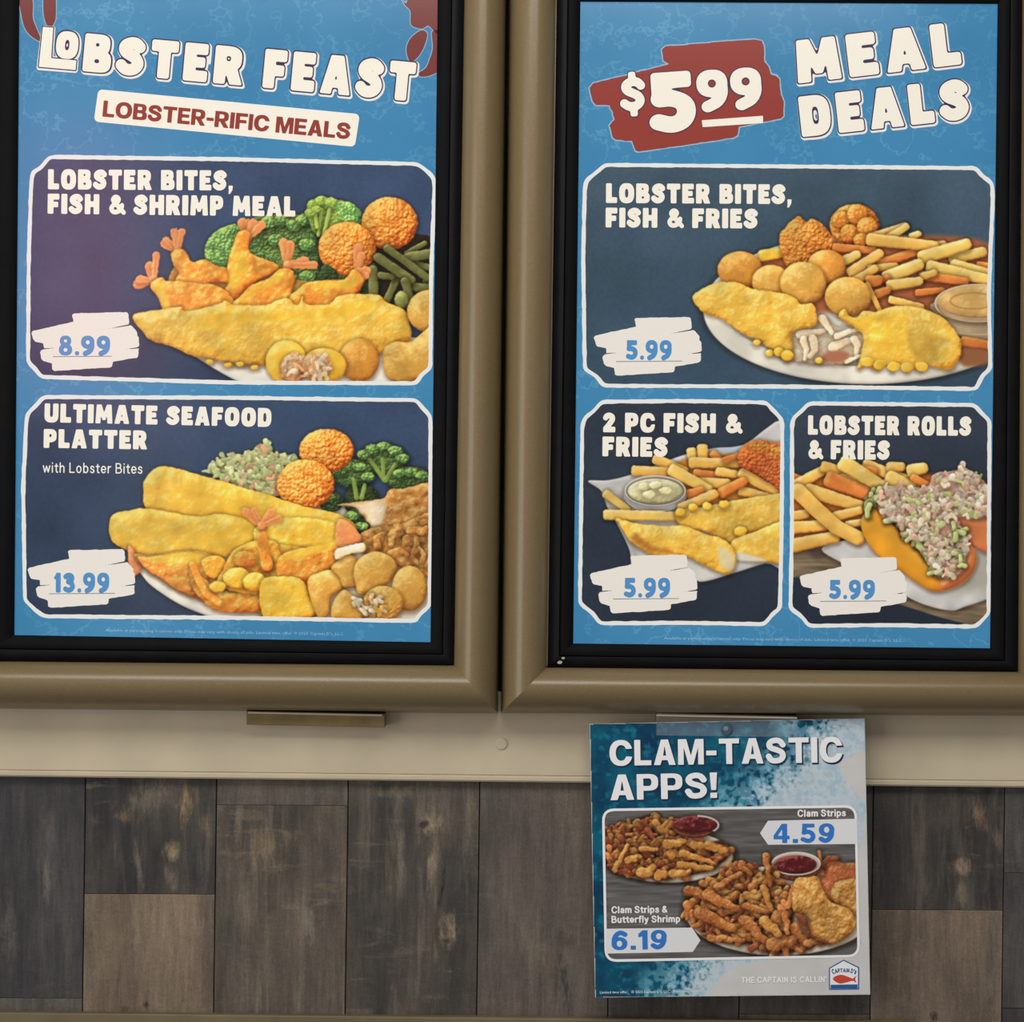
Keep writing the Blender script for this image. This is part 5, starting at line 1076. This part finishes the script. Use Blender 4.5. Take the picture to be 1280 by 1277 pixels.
def ctext(t, bl, br, cap, bold=.03, m=CW, name='headline', lv=5, shadow=True):
    if shadow: ptext(name, t, (bl[0] + 1.1, bl[1] + 1.6), (br[0] + 1.1, br[1] + 1.6), cap, SD + (lv - 1) * SE, CT, card, bold=bold)
    ptext(name, t, bl, br, cap, SD + lv * SE, m, card, bold=bold)
for t_, a_, b_ in (('CLAM-TASTIC', (762, 957), (1053, 952.5)), ('APPS!', (763, 1000), (897, 997))):
    letters('headline', t_, a_, b_, 32, SD + 4 * SE, card, [(.3, 1.3, 1.8, CT, 0), (-.1, 0, 0, CW, SE)], st=.5, gap=.085, AL=GG)
for t_, a_, b_ in (('4.59', (967, 1053.5), (1043, 1053)), ('6.19', (764.5, 1187), (833.5, 1186))):
    letters('price', t_, a_, b_, 24, SD + 7 * SE, card, [(0, 0, 0, CB, 0)], st=.5, gap=.15, AL=GG)
for t_, a_, b_, c_ in (('Clam Strips', (997, 1020.3), (1057, 1019.6), 8.2), ('Clam Strips &', (764.5, 1141), (834, 1140), 8.2), ('Butterfly Shrimp', (764.5, 1153), (850, 1152), 8.2)):
    letters('dish_name', t_, a_, b_, c_, SD + 5 * SE, card, [(.1, 0, 0, CW, 0)], st=.3, gap=.14, space=.3, AL=PENB)
shape('price_arrow', [(950, 1041), (960, 1025.5), (1070.8, 1023), (1071.4, 1054.5), (960, 1055.5)], SD + 5 * SE, CG, card, st=.7)
shape('price_arrow', [(757.3, 1160.5), (865, 1159), (875.5, 1175), (866, 1189.5), (757.6, 1191.5)], SD + 5 * SE, CG, card, st=.7)
letters('slogan', "THE CAPTAIN IS CALLIN'", (927, 1228), (1033, 1227), 7, SD + 5 * SE, card, [(.1, 0, 0, CW, 0)], st=.3, gap=.14, space=.34, AL=PENB)
ctext('Limited time offer.   © 2021 Captain D\'s, LLC.  Prices may vary.', (750, 1241.5), (872, 1240), 3.2, 0, name='fine_print', shadow=False)
H_ = [(1037, 1236), (1037, 1210), (1054.5, 1200), (1073, 1209), (1073, 1235.5)]
shape('emblem', H_, SD + 4 * SE, CN, card, off=.8, st=.5); shape('emblem', H_, SD + 5 * SE, CW, card, off=-.6, st=.5)
shape('emblem', [(1038.2,1230.5),(1072,1230),(1072,1234.8),(1038.2,1235.2)], SD + 6 * SE, CN, card, st=.4)
shape('emblem', [(1041,1223),(1045,1219.5),(1052,1218),(1060,1220.5),(1066,1222.5),(1070.5,1219),(1069,1223.5),(1070.5,1228),(1066,1225.5),(1060,1227),(1051,1229),(1045,1227)], SD + 6 * SE, CR, card, sm=True, st=.4)
_tx = "CAPTAIN D's"; _w = [(PENB[c][0] if c != ' ' else .1) + .2 for c in _tx]; _x = 0
for c, w in zip(_tx, _w):
    t = (_x + w / 2) / sum(_w) * 2 - 1; k = 29.5 / sum(_w); x = 1055.2 + t * 14.7; y = 1217.4 - (1 - t * t) * 2.6; sl = t * .35; h = (w - .2) * k / 2; _x += w
    if c != ' ': letters('emblem', c, (x - h, y - sl * h), (x + h, y + sl * h), 6.2 - 1.6 * (1 - t * t), SD + 6 * SE, card, [(.12, 0, 0, CN, 0)], st=.25, AL=PENB)

# clear pocket strip and the pin that hold the card
film, fn, fl, fb = new_mat('clear_film'); fb.inputs['Base Color'].default_value = (.9, .95, 1, 1); fb.inputs['Roughness'].default_value = .15; fb.inputs['Alpha'].default_value = .05; fb.inputs['Specular IOR Level'].default_value = .25
slab('clear_pocket', [(820.5, 893.5), (996.5, 896.5), (996.5, 921), (820.5, 919)], SD + .001, SD + .0016, film, card, .0002)
slab('pocket_edge', [(820.5, 892.8), (996.5, 896.0), (996.5, 898.2), (820.5, 894.8)], SD + .0005, SD + .0024, plain('milky_plastic_edge', (224, 218, 200), .3), card, .0003)
pinm = plain('clear_plastic_button', (70, 96, 110), .25, metal=.2)
pn = disc('push_button', 908.5, 911.5, 7.2, SD + .0016, SD + .005, pinm, card, dome=.0016)
disc('button_centre', 907.5, 910.5, 3.2, SD + .005, SD + .0058, plain('button_grey', (120, 132, 138), .3), pn)
